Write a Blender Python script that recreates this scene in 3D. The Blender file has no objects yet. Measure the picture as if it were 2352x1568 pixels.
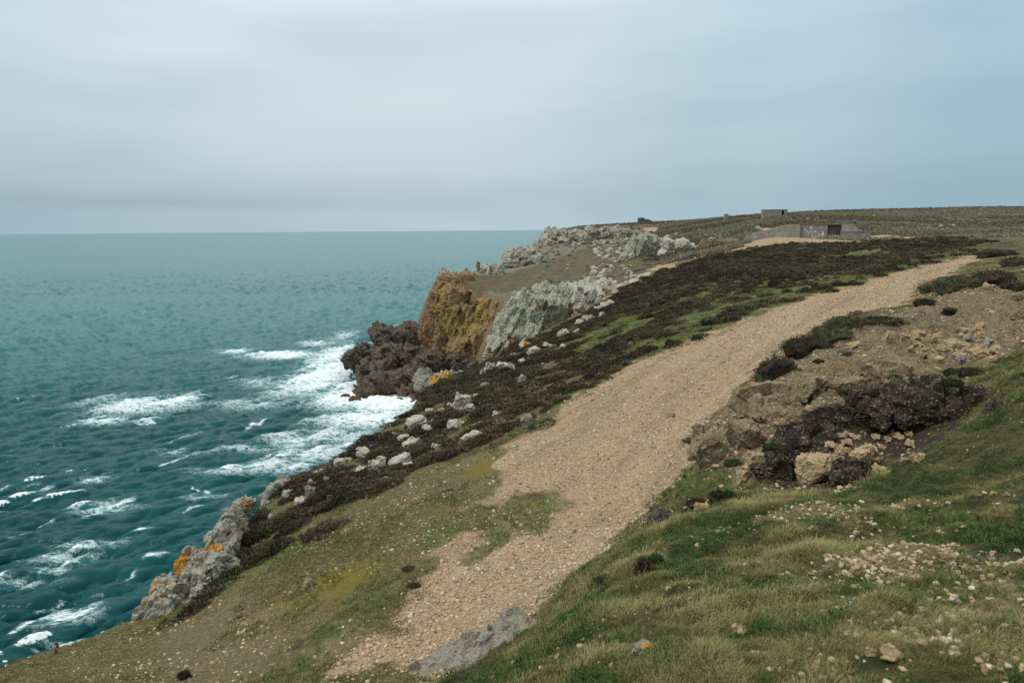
import bpy, bmesh, math, random
import numpy as np
from mathutils import Matrix, Vector, Euler

random.seed(7)
RNG = np.random.default_rng(7)
SC = bpy.context.scene
COL = SC.collection

# ------------------------------------------------------------------ camera
CAM_Z = 45.0                                   # eye height above the sea
FPX = 1568.0                                   # focal length, in the 2352 px wide measuring scale
PITCH = math.atan(256.4 / FPX)
ROLL = math.atan(0.0080)
_r = np.array([1.0, 0, 0]); _f = np.array([0, math.cos(PITCH), -math.sin(PITCH)]); _u = np.array([0, math.sin(PITCH), math.cos(PITCH)])
RC = math.cos(ROLL) * _r - math.sin(ROLL) * _u
UC = math.sin(ROLL) * _r + math.cos(ROLL) * _u
CAM = np.array([0.0, 0.0, CAM_Z])
cam_d = bpy.data.cameras.new("camera"); cam = bpy.data.objects.new("camera", cam_d); COL.objects.link(cam)
m = Matrix.Identity(4)
for i in range(3):
    m[i][0] = RC[i]; m[i][1] = UC[i]; m[i][2] = -_f[i]; m[i][3] = CAM[i]
cam.matrix_world = m
cam_d.sensor_width = 36.0; cam_d.lens = 36.0 * FPX / 2352.0
cam_d.clip_start = 0.1; cam_d.clip_end = 80000.0
cam_d.dof.use_dof = True; cam_d.dof.focus_distance = 22.0; cam_d.dof.aperture_fstop = 3.2
SC.camera = cam

# ------------------------------------------------------------------ sky and sun
SUN_EL, SUN_AZ = math.radians(54), math.radians(-105)      # azimuth measured from +Y (view) to +X
sun_dir = Vector((math.sin(SUN_AZ) * math.cos(SUN_EL), math.cos(SUN_AZ) * math.cos(SUN_EL), math.sin(SUN_EL)))
sd_ = bpy.data.lights.new("sun", "SUN"); sd_.energy = 1.5; sd_.angle = math.radians(10); sd_.color = (1.0, 0.96, 0.9)
so = bpy.data.objects.new("sun", sd_); COL.objects.link(so)
so.rotation_euler = sun_dir.to_track_quat('Z', 'Y').to_euler(); so.location = (0, 0, 120)

W = bpy.data.worlds.new("World"); SC.world = W; W.use_nodes = True
nt = W.node_tree; nt.nodes.clear()
def N(tree, typ, **kw):
    n = tree.nodes.new(typ)
    for k, v in kw.items():
        setattr(n, k, v)
    return n
def ramp(tree, fac, stops, interp='EASE'):
    n = tree.nodes.new('ShaderNodeValToRGB'); n.color_ramp.interpolation = interp
    e = n.color_ramp.elements
    while len(e) < len(stops): e.new(0.5)
    for el, (p, c) in zip(e, stops):
        el.position = p; el.color = (*c, 1) if len(c) == 3 else c
    tree.links.new(fac, n.inputs['Fac'])
    return n.outputs['Color']
def math_(tree, op, a, b=None, c=None, clamp=False):
    n = tree.nodes.new('ShaderNodeMath'); n.operation = op; n.use_clamp = clamp
    for i, v in enumerate((a, b, c)):
        if v is None: continue
        if isinstance(v, (int, float)): n.inputs[i].default_value = v
        else: tree.links.new(v, n.inputs[i])
    return n.outputs[0]
def mix_(tree, fac, a, b, mode='MIX'):
    n = tree.nodes.new('ShaderNodeMix'); n.data_type = 'RGBA'; n.blend_type = mode
    for sock, v in ((n.inputs[0], fac), (n.inputs[6], a), (n.inputs[7], b)):
        if isinstance(v, (int, float)): sock.default_value = v
        elif isinstance(v, tuple): sock.default_value = (*v, 1)
        else: tree.links.new(v, sock)
    return n.outputs[2]

tc = N(nt, 'ShaderNodeTexCoord')
sep = N(nt, 'ShaderNodeSeparateXYZ'); nt.links.new(tc.outputs['Generated'], sep.inputs[0])
sky = N(nt, 'ShaderNodeTexSky', sky_type='NISHITA'); sky.sun_disc = False
sky.sun_elevation = SUN_EL; sky.sun_rotation = SUN_AZ
# overcast sheet: brighter towards the zenith, soft streaks, a dark bank low over the sea
elev = sep.outputs['Z']
base = ramp(nt, elev, [(0.0, (0.46, 0.59, 0.66)), (0.05, (0.435, 0.55, 0.615)), (0.14, (0.505, 0.625, 0.69)), (0.32, (0.68, 0.80, 0.87)), (0.6, (1.2, 1.21, 1.18)), (1.0, (1.6, 1.58, 1.50))], 'LINEAR')
mp = N(nt, 'ShaderNodeMapping'); mp.inputs['Scale'].default_value = (1.0, 1.0, 5.0); nt.links.new(tc.outputs['Generated'], mp.inputs[0])
n1 = N(nt, 'ShaderNodeTexNoise'); n1.inputs['Scale'].default_value = 1.7; n1.inputs['Detail'].default_value = 3; n1.inputs['Roughness'].default_value = 0.45
nt.links.new(mp.outputs[0], n1.inputs['Vector'])
streak = ramp(nt, n1.outputs['Fac'], [(0.3, (0.86, 0.89, 0.92)), (0.7, (1.1, 1.08, 1.06))])
# broad bright patch of cloud and the darker bluer side away from it
dp = N(nt, 'ShaderNodeVectorMath', operation='DOT_PRODUCT')
gd = Vector((math.sin(math.radians(-12)), math.cos(math.radians(-12)), 0.30)).normalized()
nt.links.new(tc.outputs['Generated'], dp.inputs[0]); dp.inputs[1].default_value = gd
side = ramp(nt, dp.outputs['Value'], [(0.0, (0.78, 0.86, 0.92)), (0.70, (0.70, 0.805, 0.88)), (0.86, (0.87, 0.94, 0.98)), (1.0, (1.10, 1.09, 1.07))])
c1 = mix_(nt, 1.0, base, streak, 'MULTIPLY')
c2 = mix_(nt, 1.0, c1, side, 'MULTIPLY')
mp2 = N(nt, 'ShaderNodeMapping'); mp2.inputs['Scale'].default_value = (1.6, 1.0, 16.0); mp2.inputs['Location'].default_value = (0.4, 0.2, 0.0); nt.links.new(tc.outputs['Generated'], mp2.inputs[0])
n2 = N(nt, 'ShaderNodeTexNoise'); n2.inputs['Scale'].default_value = 1.5; n2.inputs['Detail'].default_value = 2
nt.links.new(mp2.outputs[0], n2.inputs['Vector'])
band = ramp(nt, elev, [(0.0, (0, 0, 0)), (0.022, (0.12,) * 3), (0.037, (1, 1, 1)), (0.052, (0.3,) * 3), (0.085, (0, 0, 0))])
xl = math_(nt, 'MULTIPLY_ADD', sep.outputs['X'], -1.6, 0.1, True)
bandf = math_(nt, 'MULTIPLY', math_(nt, 'MULTIPLY', band, xl), math_(nt, 'MULTIPLY_ADD', n2.outputs['Fac'], 1.6, -0.25, True))
c3 = mix_(nt, math_(nt, 'MULTIPLY', bandf, 0.7), c2, (0.30, 0.41, 0.48))
# below the horizon the dome takes the tone of the sea
low = ramp(nt, elev, [(0.0, (1, 1, 1)), (0.001, (0, 0, 0))])
lowf = math_(nt, 'LESS_THAN', elev, -0.004)
c4 = mix_(nt, lowf, c3, (0.16, 0.24, 0.27))
sc_ = mix_(nt, 1.0, c4, (10.0, 10.0, 10.0), 'MULTIPLY')
fin = mix_(nt, 0.06, sc_, sky.outputs[0])
bg = N(nt, 'ShaderNodeBackground'); bg.inputs['Strength'].default_value = 0.1
nt.links.new(fin, bg.inputs[0])
wo = N(nt, 'ShaderNodeOutputWorld'); nt.links.new(bg.outputs[0], wo.inputs[0])

SC.view_settings.view_transform = 'Standard'; SC.view_settings.look = 'None'
SC.view_settings.exposure = 0.0; SC.view_settings.gamma = 1.0; SC.view_settings.use_curve_mapping = False
SC.cycles.use_denoising = False; SC.cycles.max_bounces = 6; SC.cycles.diffuse_bounces = 3; SC.cycles.glossy_bounces = 3

# ------------------------------------------------------------------ measuring helpers
def ray(u, v):
    d = _f + (u - 1176.0) / FPX * RC + (784.0 - v) / FPX * UC
    return d
def P(u, v, Y):
    """The world point seen in direction (u, v) at Y metres ahead."""
    d = ray(u, v); return CAM + d * (Y / d[1])
def SEA(u, v):
    d = ray(u, v); return CAM + d * (-CAM_Z / d[2])

# ------------------------------------------------------------------ numpy noise
def _h(ix, iy, iz, seed):
    n = (ix.astype(np.uint32) * np.uint32(374761393) + iy.astype(np.uint32) * np.uint32(668265263) +
         iz.astype(np.uint32) * np.uint32(2147483647) + np.uint32(seed * 1274126177 & 0xFFFFFFFF))
    n = (n ^ (n >> np.uint32(13))) * np.uint32(1274126177)
    n = (n ^ (n >> np.uint32(16))) * np.uint32(2246822519)
    n = n ^ (n >> np.uint32(15))
    return n.astype(np.float32) / np.float32(4294967295.0)
def vnoise2(x, y, seed=0):
    xi = np.floor(x).astype(np.int64); yi = np.floor(y).astype(np.int64)
    fx = x - xi; fy = y - yi
    fx = fx * fx * fx * (fx * (fx * 6 - 15) + 10); fy = fy * fy * fy * (fy * (fy * 6 - 15) + 10)
    z = np.zeros_like(xi)
    a = _h(xi, yi, z, seed); b = _h(xi + 1, yi, z, seed); c = _h(xi, yi + 1, z, seed); d = _h(xi + 1, yi + 1, z, seed)
    return (a * (1 - fx) + b * fx) * (1 - fy) + (c * (1 - fx) + d * fx) * fy
def fbm2(x, y, oct=4, seed=0, gain=0.5):
    s = 0; a = 1; t = 0
    c, sn = math.cos(0.6), math.sin(0.6)
    for i in range(oct):
        s = s + a * (vnoise2(x, y, seed + i * 17) * 2 - 1); t += a; a *= gain
        x, y = (c * x - sn * y) * 2.03, (sn * x + c * y) * 2.03
    return s / t
def vnoise3(p, seed=0):
    i = np.floor(p).astype(np.int64); f = p - i
    f = f * f * (3 - 2 * f)
    out = 0
    for dx in (0, 1):
        wx = f[:, 0] if dx else 1 - f[:, 0]
        for dy in (0, 1):
            wy = f[:, 1] if dy else 1 - f[:, 1]
            for dz in (0, 1):
                wz = f[:, 2] if dz else 1 - f[:, 2]
                out = out + wx * wy * wz * _h(i[:, 0] + dx, i[:, 1] + dy, i[:, 2] + dz, seed)
    return out
def fbm3(p, oct=4, seed=0, gain=0.5):
    s = 0; a = 1; t = 0
    for k in range(oct):
        s = s + a * (vnoise3(p, seed + 31 * k) * 2 - 1); t += a; a *= gain; p = p * 2.03 + 7.1
    return s / t
def worley(p, seed=0, jitter=0.95):
    """F1, F2, offset to the nearest cell point and four random numbers of that cell."""
    i = np.floor(p).astype(np.int64)
    n = len(p)
    f1 = np.full(n, 9e9); f2 = np.full(n, 9e9); off = np.zeros((n, 3)); ids = np.zeros((n, 3), np.int64)
    for dx in (-1, 0, 1):
        for dy in (-1, 0, 1):
            for dz in (-1, 0, 1):
                cx, cy, cz = i[:, 0] + dx, i[:, 1] + dy, i[:, 2] + dz
                q = np.stack([cx + 0.5 + (_h(cx, cy, cz, seed) - 0.5) * jitter, cy + 0.5 + (_h(cx, cy, cz, seed + 1) - 0.5) * jitter,
                              cz + 0.5 + (_h(cx, cy, cz, seed + 2) - 0.5) * jitter], 1)
                d = p - q; r = np.einsum('ij,ij->i', d, d)
                near = r < f1
                f2 = np.where(near, f1, np.minimum(f2, r))
                off[near] = d[near]; ids[near, 0] = cx[near]; ids[near, 1] = cy[near]; ids[near, 2] = cz[near]
                f1 = np.where(near, r, f1)
    rnd = np.stack([_h(ids[:, 0], ids[:, 1], ids[:, 2], seed + 10 + k) for k in range(4)], 1)
    return np.sqrt(f1), np.sqrt(f2), off, rnd
def sstep(a, b, x):
    t = np.clip((x - a) / (b - a), 0, 1); return t * t * (3 - 2 * t)
def poly_sd(poly, x, y):
    """Signed distance to a plan polygon, positive inside."""
    poly = np.asarray(poly)[:, :2]
    d2 = np.full(x.shape, 1e18); ins = np.zeros(x.shape, bool)
    for (x0, y0), (x1, y1) in zip(poly, np.roll(poly, -1, 0)):
        ex, ey = x1 - x0, y1 - y0
        t = np.clip(((x - x0) * ex + (y - y0) * ey) / (ex * ex + ey * ey + 1e-12), 0, 1)
        d2 = np.minimum(d2, (x - x0 - t * ex) ** 2 + (y - y0 - t * ey) ** 2)
        c = ((y0 > y) != (y1 > y))
        if abs(ey) > 1e-12:
            ins ^= c & (x < ex * (y - y0) / ey + x0)
    d = np.sqrt(d2)
    return np.where(ins, d, -d)

# ------------------------------------------------------------------ terrain: surveyed points
PTS = [
    # grassy bank in front
    (2352, 1568, 2.5), (1800, 1568, 2.9), (1400, 1568, 3.6), (1150, 1568, 4.6),
    (2352, 1300, 3.8), (1900, 1300, 4.7), (1560, 1320, 5.8), (1330, 1370, 6.6), (1240, 1450, 6.4),
    (2352, 1100, 6.2), (2000, 1150, 7.2), (1700, 1180, 8.2), (1510, 1225, 8.4), (2200, 1010, 8.6), (2352, 930, 8.6),
    (2352, 830, 14.0), (2250, 880, 12.6),
    # hollow with the cut bank
    (1640, 1145, 10.5), (1740, 1125, 10.3), (1870, 1115, 10.6), (2000, 1095, 10.2), (2120, 1055, 10.0),
    (1730, 1080, 13.0), (1800, 1020, 12.6), (1950, 950, 13.4), (2080, 900, 13.6),
    (1620, 1060, 14.5), (1600, 1000, 16.5), (1760, 960, 17.0), (1700, 920, 19.5), (1830, 880, 18.5), (1950, 880, 18.0), (2060, 860, 17.6),
    (1850, 810, 21.0), (1780, 850, 21.5), (1980, 790, 21.0), (2100, 800, 20.0), (2220, 800, 19.5), (2330, 800, 18.5), (2000, 730, 26.5), (2090, 715, 28),
    (2200, 740, 24.5), (2340, 740, 23.0), (2300, 680, 30.0), (2180, 690, 30), (2352, 630, 38.0), (2200, 640, 42), (2130, 655, 40),
    # gravel path
    (740, 1568, 10.3), (1000, 1568, 10.0), (860, 1430, 12.2), (1120, 1430, 11.6), (1000, 1300, 14.6), (1250, 1300, 14.0),
    (1150, 1190, 17.2), (1350, 1190, 16.6), (1480, 1170, 16.4), (1200, 1060, 21.0), (1500, 1060, 19.6), (1350, 930, 27.0), (1600, 950, 23.8), (1500, 830, 33),
    (1700, 860, 28.5), (1620, 770, 38.5), (1800, 760, 36.0), (1800, 700, 45.0), (1950, 700, 40.5), (2000, 645, 56), (2150, 610, 65), (2290, 575, 78),
    # turf and heather left of it
    (0, 1540, 14.0), (0, 1568, 13.2), (300, 1568, 12.0), (560, 1568, 11.0), (200, 1475, 15.6), (400, 1440, 16.0), (650, 1400, 14.5), (330, 1410, 17.8),
    (560, 1340, 17.4), (800, 1290, 16.4), (430, 1360, 18.8), (540, 1290, 20.6), (760, 1190, 21.0), (950, 1150, 20.0),
    (590, 1220, 23.6), (650, 1120, 27.5), (710, 1090, 30.0), (850, 1090, 27.0), (860, 1005, 36.0), (1000, 1040, 28.6), (1150, 990, 28.6), (950, 945, 41.5),
    (1100, 930, 36.5), (1250, 920, 33.0), (980, 895, 48.0), (1020, 870, 54.0), (1110, 835, 64), (1250, 840, 47), (1400, 820, 42), (1160, 808, 72),
    (1220, 780, 78), (1300, 737, 84), (1400, 740, 62), (1550, 730, 50), (1700, 670, 60), (1400, 690, 92), (1500, 660, 92), (1650, 610, 96), (1850, 640, 62),
    (1900, 600, 88), (2050, 590, 84), (2100, 560, 105), (1800, 570, 118), (2240, 552, 108), (2352, 548, 100), (2352, 562, 85),
    (1480, 628, 108), (1570, 598, 118), (1640, 580, 128), (1700, 562, 138), (1800, 545, 134), (1740, 552, 142), (1860, 552, 150), (1980, 550, 150), (2080, 548, 145),
    # bowl, headland and the hills beyond
    (1450, 632, 138), (1300, 655, 140), (1380, 650, 150), (1550, 600, 158), (1430, 615, 180), (1300, 640, 190), (1220, 660, 190), (1150, 680, 200), (1100, 688, 208), (1050, 670, 216), (1010, 650, 224),
    (1090, 637, 232), (1170, 640, 232), (1260, 610, 250), (1350, 590, 270), (1220, 608, 280), (1180, 615, 280), (1400, 570, 300), (1300, 572, 310), (1250, 575, 320), (1290, 545, 345),
    (1480, 575, 210), (1560, 560, 215), (1640, 565, 190), (1700, 550, 190), (1480, 545, 290), (1560, 535, 280), (1680, 530, 250), (1800, 520, 210),
    (1350, 532, 360), (1440, 530, 345), (1300, 530, 375), (1340, 521, 400), (1400, 515.5, 430), (1480, 513, 450), (1540, 509, 430), (1600, 506, 400),
    (1680, 499, 330), (1780, 494.5, 240), (1900, 490, 270), (2000, 487, 285), (2100, 484.5, 290), (2230, 481.5, 295), (2352, 479.5, 300),
    (1950, 520, 195), (2100, 525, 200), (2250, 525, 200), (2352, 530, 170), (2352, 505, 245), (2100, 505, 245), (1900, 505, 235), (2200, 540, 150), (2600, 480, 300), (2600, 540, 120), (2600, 600, 40),
]
XYZ = [P(*p) for p in PTS]
XYZ += [np.array(q, float) for q in [(-6, 0, 40.0), (-14, 6, 36.0), (0, 0, 43.2), (3, 0, 43.6), (6, 0, 44.2), (8, 8, 43.9), (-4, -10, 42.5), (10, -10, 45.0), (14, 14, 43.6), (30, 20, 44.2),
                                     (30, 700, 46), (150, 700, 48), (300, 700, 52), (500, 700, 54), (90, 520, 47.6), (220, 480, 51.5), (60, 0, 47), (100, 60, 46), (150, 30, 48), (300, 300, 54), (450, 200, 56)]]
XYZ = np.array(XYZ)
def warp(x, y):
    yy = np.maximum(y, -3.0) + 5.0
    return np.stack([x / yy, np.log(yy) * 0.6], 1)
_C = warp(XYZ[:, 0], XYZ[:, 1]); _Q = (CAM_Z - XYZ[:, 2]) / (np.maximum(XYZ[:, 1], -3) + 5.0)
def _phi(d2): return np.sqrt(d2 + 0.025 ** 2)
_n = len(_C)
_A = np.zeros((_n + 3, _n + 3)); _d2 = ((_C[:, None] - _C[None]) ** 2).sum(-1)
_A[:_n, :_n] = _phi(_d2) - np.eye(_n) * 0.003; _A[:_n, _n] = 1; _A[:_n, _n + 1:] = _C; _A[_n, :_n] = 1; _A[_n + 1:, :_n] = _C.T
_w = np.linalg.solve(_A, np.concatenate([_Q, np.zeros(3)]))
def land(x, y):
    """Smooth land surface through the surveyed points."""
    out = np.empty(len(x))
    for s in range(0, len(x), 20000):
        c = warp(x[s:s + 20000], y[s:s + 20000])
        d2 = (c ** 2).sum(1)[:, None] + (_C ** 2).sum(1)[None] - 2 * c @ _C.T
        q = _phi(np.maximum(d2, 0)) @ _w[:_n] + _w[_n] + c @ _w[_n + 1:]
        out[s:s + 20000] = CAM_Z - q * (np.maximum(y[s:s + 20000], -3) + 5.0)
    return out

EDGE = [(-16, -20), (-13.5, 4), (-12.2, 11)] + [tuple(P(*p)[:2]) for p in [
    (0, 1545, 14.2), (120, 1508, 15.2), (230, 1464, 16.3), (335, 1415, 17.9), (430, 1355, 19.0), (520, 1300, 20.9), (575, 1225, 23.8), (640, 1128, 27.6), (705, 1088, 30.5),
    (850, 1008, 36.5), (945, 945, 42), (985, 893, 48.5), (1018, 866, 55), (1108, 833, 65), (1160, 806, 73), (1220, 780, 79), (1300, 737, 86), (1365, 705, 93), (1400, 690, 100), (1420, 668, 116), (1360, 660, 128), (1310, 660, 140), (1270, 675, 165),
    (1220, 690, 188), (1165, 690, 203), (1120, 690, 217), (1075, 680, 227), (1030, 668, 234), (1003, 655, 240), (1020, 640, 247), (1060, 630, 252), (1140, 622, 268), (1150, 610, 290), (1200, 600, 310), (1232, 585, 322), (1222, 560, 340),
    (1245, 540, 365), (1285, 528, 400), (1325, 523, 430), (1345, 518, 470)]] + [(70, 620), (80, 1200), (1500, 1200), (1500, -60), (-16, -60)]
EDGE = np.array([e[:2] for e in EDGE])
def drop_at(x, y):
    sd = poly_sd(EDGE, x, y)
    wob = fbm2(x * 0.23, y * 0.23, 3, 5) * 0.9 * np.clip(y / 60, 0.25, 1.6)
    d = np.maximum(-sd + wob * 0.6, 0)
    return 2.3 * d * d / (d + 0.9), sd

# ------------------------------------------------------------------ cover zones, as plan polygons on the land
def height0(x, y):
    return land(x, y) - drop_at(x, y)[0]
def hit(u, v, y0=2.0, y1=900.0, fn=None):
    """Where the sight line (u, v) meets the land."""
    fn = fn or height0
    d = ray(u, v); d = d / d[1]
    ys = np.exp(np.linspace(math.log(y0), math.log(y1), 1500))
    px = CAM[0] + d[0] * ys; pz = CAM[2] + d[2] * ys
    gz = fn(px, ys)
    k = np.where(pz < gz)[0]
    if len(k) == 0: return np.array([px[-1], ys[-1], gz[-1]])
    k = k[0]
    if k > 0:
        a = pz[k - 1] - gz[k - 1]; b = gz[k] - pz[k]; t = a / (a + b + 1e-9)
        y = ys[k - 1] + (ys[k] - ys[k - 1]) * t
    else: y = ys[0]
    return np.array([d[0] * y, y, CAM[2] + d[2] * y])
def plan(pts):
    out = []
    for p in pts:
        q = P(*p) if len(p) == 3 else hit(*p)
        out.append(q[:2])
    return np.array(out)
Z = {}
Z['path'] = [plan([(680, 1568), (825, 1430), (930, 1325), (1045, 1240), (1110, 1175), (1120, 1090), (1210, 990), (1330, 905), (1450, 835), (1560, 790), (1720, 730), (1900, 670), (2000, 640), (2130, 608), (2235, 583), (2300, 572),
                   (2330, 580), (2210, 612), (2130, 655), (2080, 700), (1960, 715), (1900, 740), (1850, 770), (1790, 800), (1740, 850), (1690, 920), (1620, 960), (1560, 1010), (1590, 1060), (1540, 1140), (1490, 1190, 16.2), (1420, 1300, 13.4), (1300, 1420, 11.4), (1130, 1568, 9.4)])]
Z['soil'] = [plan([(1590, 1000), (1680, 925), (1760, 840), (1840, 800), (1960, 760), (2090, 712), (2140, 680), (2352, 640), (2420, 660), (2420, 800), (2300, 840), (2150, 850), (2000, 900), (1900, 950), (1790, 1020, 12.6), (1740, 1130, 10.4), (1690, 1130, 10.6), (1620, 1070)])]
Z['heath'] = [plan([(520, 1310), (560, 1255), (640, 1215), (730, 1205), (850, 1160), (1000, 1085), (1150, 1005), (1240, 935), (1330, 880), (1450, 805), (1560, 735), (1640, 690), (1750, 645), (1860, 645), (1950, 620), (2060, 600), (2200, 572), (2270, 556),
                    (2180, 548), (2100, 552), (1980, 560), (1880, 560), (1780, 562), (1690, 580), (1590, 603), (1500, 631), (1425, 668), (1340, 724), (1240, 775), (1160, 812), (1100, 842), (1010, 885), (950, 950), (850, 1014), (700, 1098), (630, 1150), (570, 1240)])]
Z['green'] = [plan([(1190, 1000), (1330, 880), (1420, 815), (1560, 735), (1650, 690), (1750, 650), (1850, 650), (1960, 622), (2080, 600), (2210, 575), (2235, 583), (2000, 642), (1900, 672), (1720, 732), (1560, 792), (1450, 836), (1340, 905), (1230, 985)]),
              plan([(1290, 790), (1390, 745), (1500, 700), (1620, 660), (1680, 650), (1600, 700), (1480, 750), (1380, 800), (1300, 835)]),
              plan([(1890, 590), (1960, 575), (2040, 570), (2060, 580), (1980, 595)]),
              plan([(350, 1420), (500, 1330), (700, 1220), (760, 1210), (640, 1290), (480, 1380), (380, 1440)]),
              plan([(940, 860), (1150, 860), (1160, 830), (1000, 850)])]
Z['patch'] = [plan([(1105, 1245), (1125, 1165), (1200, 1125), (1310, 1115), (1312, 1155), (1235, 1215), (1170, 1248)]),
              plan([(640, 1568), (720, 1450), (790, 1365), (880, 1325), (955, 1325), (850, 1430), (715, 1568)]), plan([(925, 1250), (1040, 1195), (1060, 1230), (960, 1300)]),
              plan([(1490, 1150), (1580, 1085), (1650, 1065), (1710, 1120), (1640, 1145), (1560, 1145)]), plan([(1060, 1280), (1110, 1240), (1120, 1255), (1075, 1290)])]
Z['bank'] = [np.array([plan([(900, 1568)])[0], plan([(1230, 1432)])[0], plan([(1300, 1345)])[0], plan([(1400, 1265)])[0], plan([(1495, 1212)])[0], plan([(1640, 1150)])[0], plan([(1760, 1130)])[0], plan([(1960, 1130)])[0],
                       plan([(2070, 1062)])[0], plan([(2200, 985)])[0], plan([(2290, 905)])[0], plan([(2250, 860)])[0], plan([(2352, 790)])[0], (22, 16), (16, -3), (-1.5, -3)])]
Z['pebble'] = [plan([(1850, 1190), (2040, 1160), (2160, 1235), (2352, 1260), (2600, 1330), (2600, 1520), (2250, 1470), (2050, 1420), (1930, 1400), (1980, 1330), (1900, 1250)])]
Z['moss'] = [plan([(820, 1290), (900, 1210), (1000, 1160), (1080, 1130), (1060, 1170), (960, 1240), (850, 1330), (740, 1370)]), plan([(690, 1340), (830, 1225), (890, 1235), (800, 1335), (680, 1390)]), plan([(1000, 1160), (1100, 1080), (1180, 1010), (1120, 1110), (1060, 1180)])]
Z['peat'] = [plan([(1750, 1135, 10.4), (1760, 1010), (1900, 950), (2000, 890), (2180, 880), (2290, 900), (2220, 985, 9.4), (2060, 1070, 9.7), (1960, 1135, 9.8)])]
Z['sand'] = [plan([(1590, 610), (1690, 570), (1790, 540), (1880, 549), (2000, 556), (2110, 552), (2000, 562), (1860, 562), (1760, 568), (1680, 592), (1600, 622)]),
             plan([(1480, 612), (1540, 602), (1560, 615), (1490, 624)]), plan([(1400, 660), (1440, 650), (1420, 690), (1390, 690)]),
             plan([(1960, 540), (2100, 545), (2200, 550), (2180, 556), (2060, 552)]), plan([(1700, 521), (1730, 517), (1800, 530), (1760, 536)]), plan([(1475, 523), (1510, 522), (1515, 532), (1485, 533)]),
             ]
Z['dirt'] = [plan([(560, 1400), (640, 1390), (560, 1568), (420, 1568), (470, 1450)]), plan([(380, 1450), (460, 1400), (560, 1380), (540, 1430), (440, 1480)]), plan([(880, 1170), (1000, 1090), (1130, 1030), (1200, 1000), (1130, 1090), (1110, 1180), (1000, 1170)])]
Z['fargrass'] = [plan([(1120, 690), (1200, 665), (1320, 660), (1430, 645), (1500, 618), (1500, 590), (1440, 565), (1380, 560), (1280, 590), (1170, 625), (1040, 640), (1040, 690)]), plan([(1320, 528), (1480, 514), (1540, 512), (1480, 526), (1380, 530)]),
                 plan([(1960, 545), (1970, 525), (2120, 545), (2000, 560)]), plan([(2060, 545), (2352, 545), (2352, 600), (2260, 556)])]
SOFT = dict(path=1.3, soil=0.9, heath=1.9, green=1.8, bank=0.5, pebble=1.1, moss=2.2, peat=0.5, sand=2.0, fargrass=5.0, dirt=2.4, patch=0.7)
def zone(name, x, y, soft=None, seed=3):
    s = soft or SOFT[name]
    k = 0.9 / max(s, 0.3)
    n = fbm2(x * k, y * k, 4, seed + len(name)) * s
    w = 0
    for poly in Z[name]:
        lo = poly.min(0) - 3 * s; hi = poly.max(0) + 3 * s
        sel = (x > lo[0]) & (x < hi[0]) & (y > lo[1]) & (y < hi[1])
        t = np.zeros(len(x))
        if sel.any():
            t[sel] = sstep(-0.5 * s, 0.5 * s, poly_sd(poly, x[sel], y[sel]) + n[sel])
        w = np.maximum(w, t)
    return w

def heath_gap(x, y):
    g = sstep(-0.14, 0.06, fbm2(x * 0.35 + y * 0.25, y * 0.6 - x * 0.6, 4, 321) + 0.007 * (y - 34))
    return 0.06 + 0.94 * g
def height(x, y, full=False):
    z = land(x, y); dr, sd = drop_at(x, y)
    zs = {k: zone(k, x, y) for k in Z}
    far = sstep(110, 170, y)
    hw = np.maximum(zs['heath'] * heath_gap(x, y), far * (1 - zs['fargrass']) * (1 - zs['sand'])) * (1 - np.minimum(zs['green'], 0.8))
    # relief: heather hummocks, trodden gravel, rough soil, tussocks
    lump = 1 - np.abs(fbm2(x * 0.75 + y * 0.3, y * 0.75 - x * 0.3, 3, 11))
    z = z + hw * (0.42 * (lump - 0.72) + 0.10 * fbm2(x * 3.1, y * 3.1, 2, 12)) * np.where(y > 110, 1.7, 1.0)
    z = z + zs['path'] * (0.05 * fbm2(x * 0.9, y * 0.9, 3, 21) + 0.02 * fbm2(x * 5, y * 5, 2, 22)) - 0.06 * zs['path']
    z = z + zs['soil'] * (0.34 * (0.5 - np.abs(fbm2(x * 0.55, y * 0.55, 4, 33)) * 2) + 0.22 * fbm2(x * 0.9, y * 0.9, 4, 31) + 0.05 * fbm2(x * 6, y * 6, 3, 32))
    z = z + zs['bank'] * (0.16 * fbm2(x * 1.5, y * 1.5, 3, 41) + 0.05 * fbm2(x * 5, y * 5, 3, 42))
    rest = 1 - np.clip(hw + zs['path'] + zs['soil'] + zs['bank'], 0, 1)
    z = z + rest * (0.05 * fbm2(x * 1.3, y * 1.3, 4, 51) + far * (0.8 * fbm2(x * 0.10, y * 0.10, 5, 52) + 0.35 * fbm2(x * 0.5, y * 0.5, 3, 53)))
    # rocky face where the land breaks off
    cl = sstep(0.2, 2.5, dr)
    z = z - dr + cl * (1.6 * fbm2(x * 0.35, y * 0.35, 4, 61) * np.clip(y / 60, 0.3, 1.6))
    if full:
        zs['heathall'] = hw; zs['cliff'] = cl
        return z, zs
    return z

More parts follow.
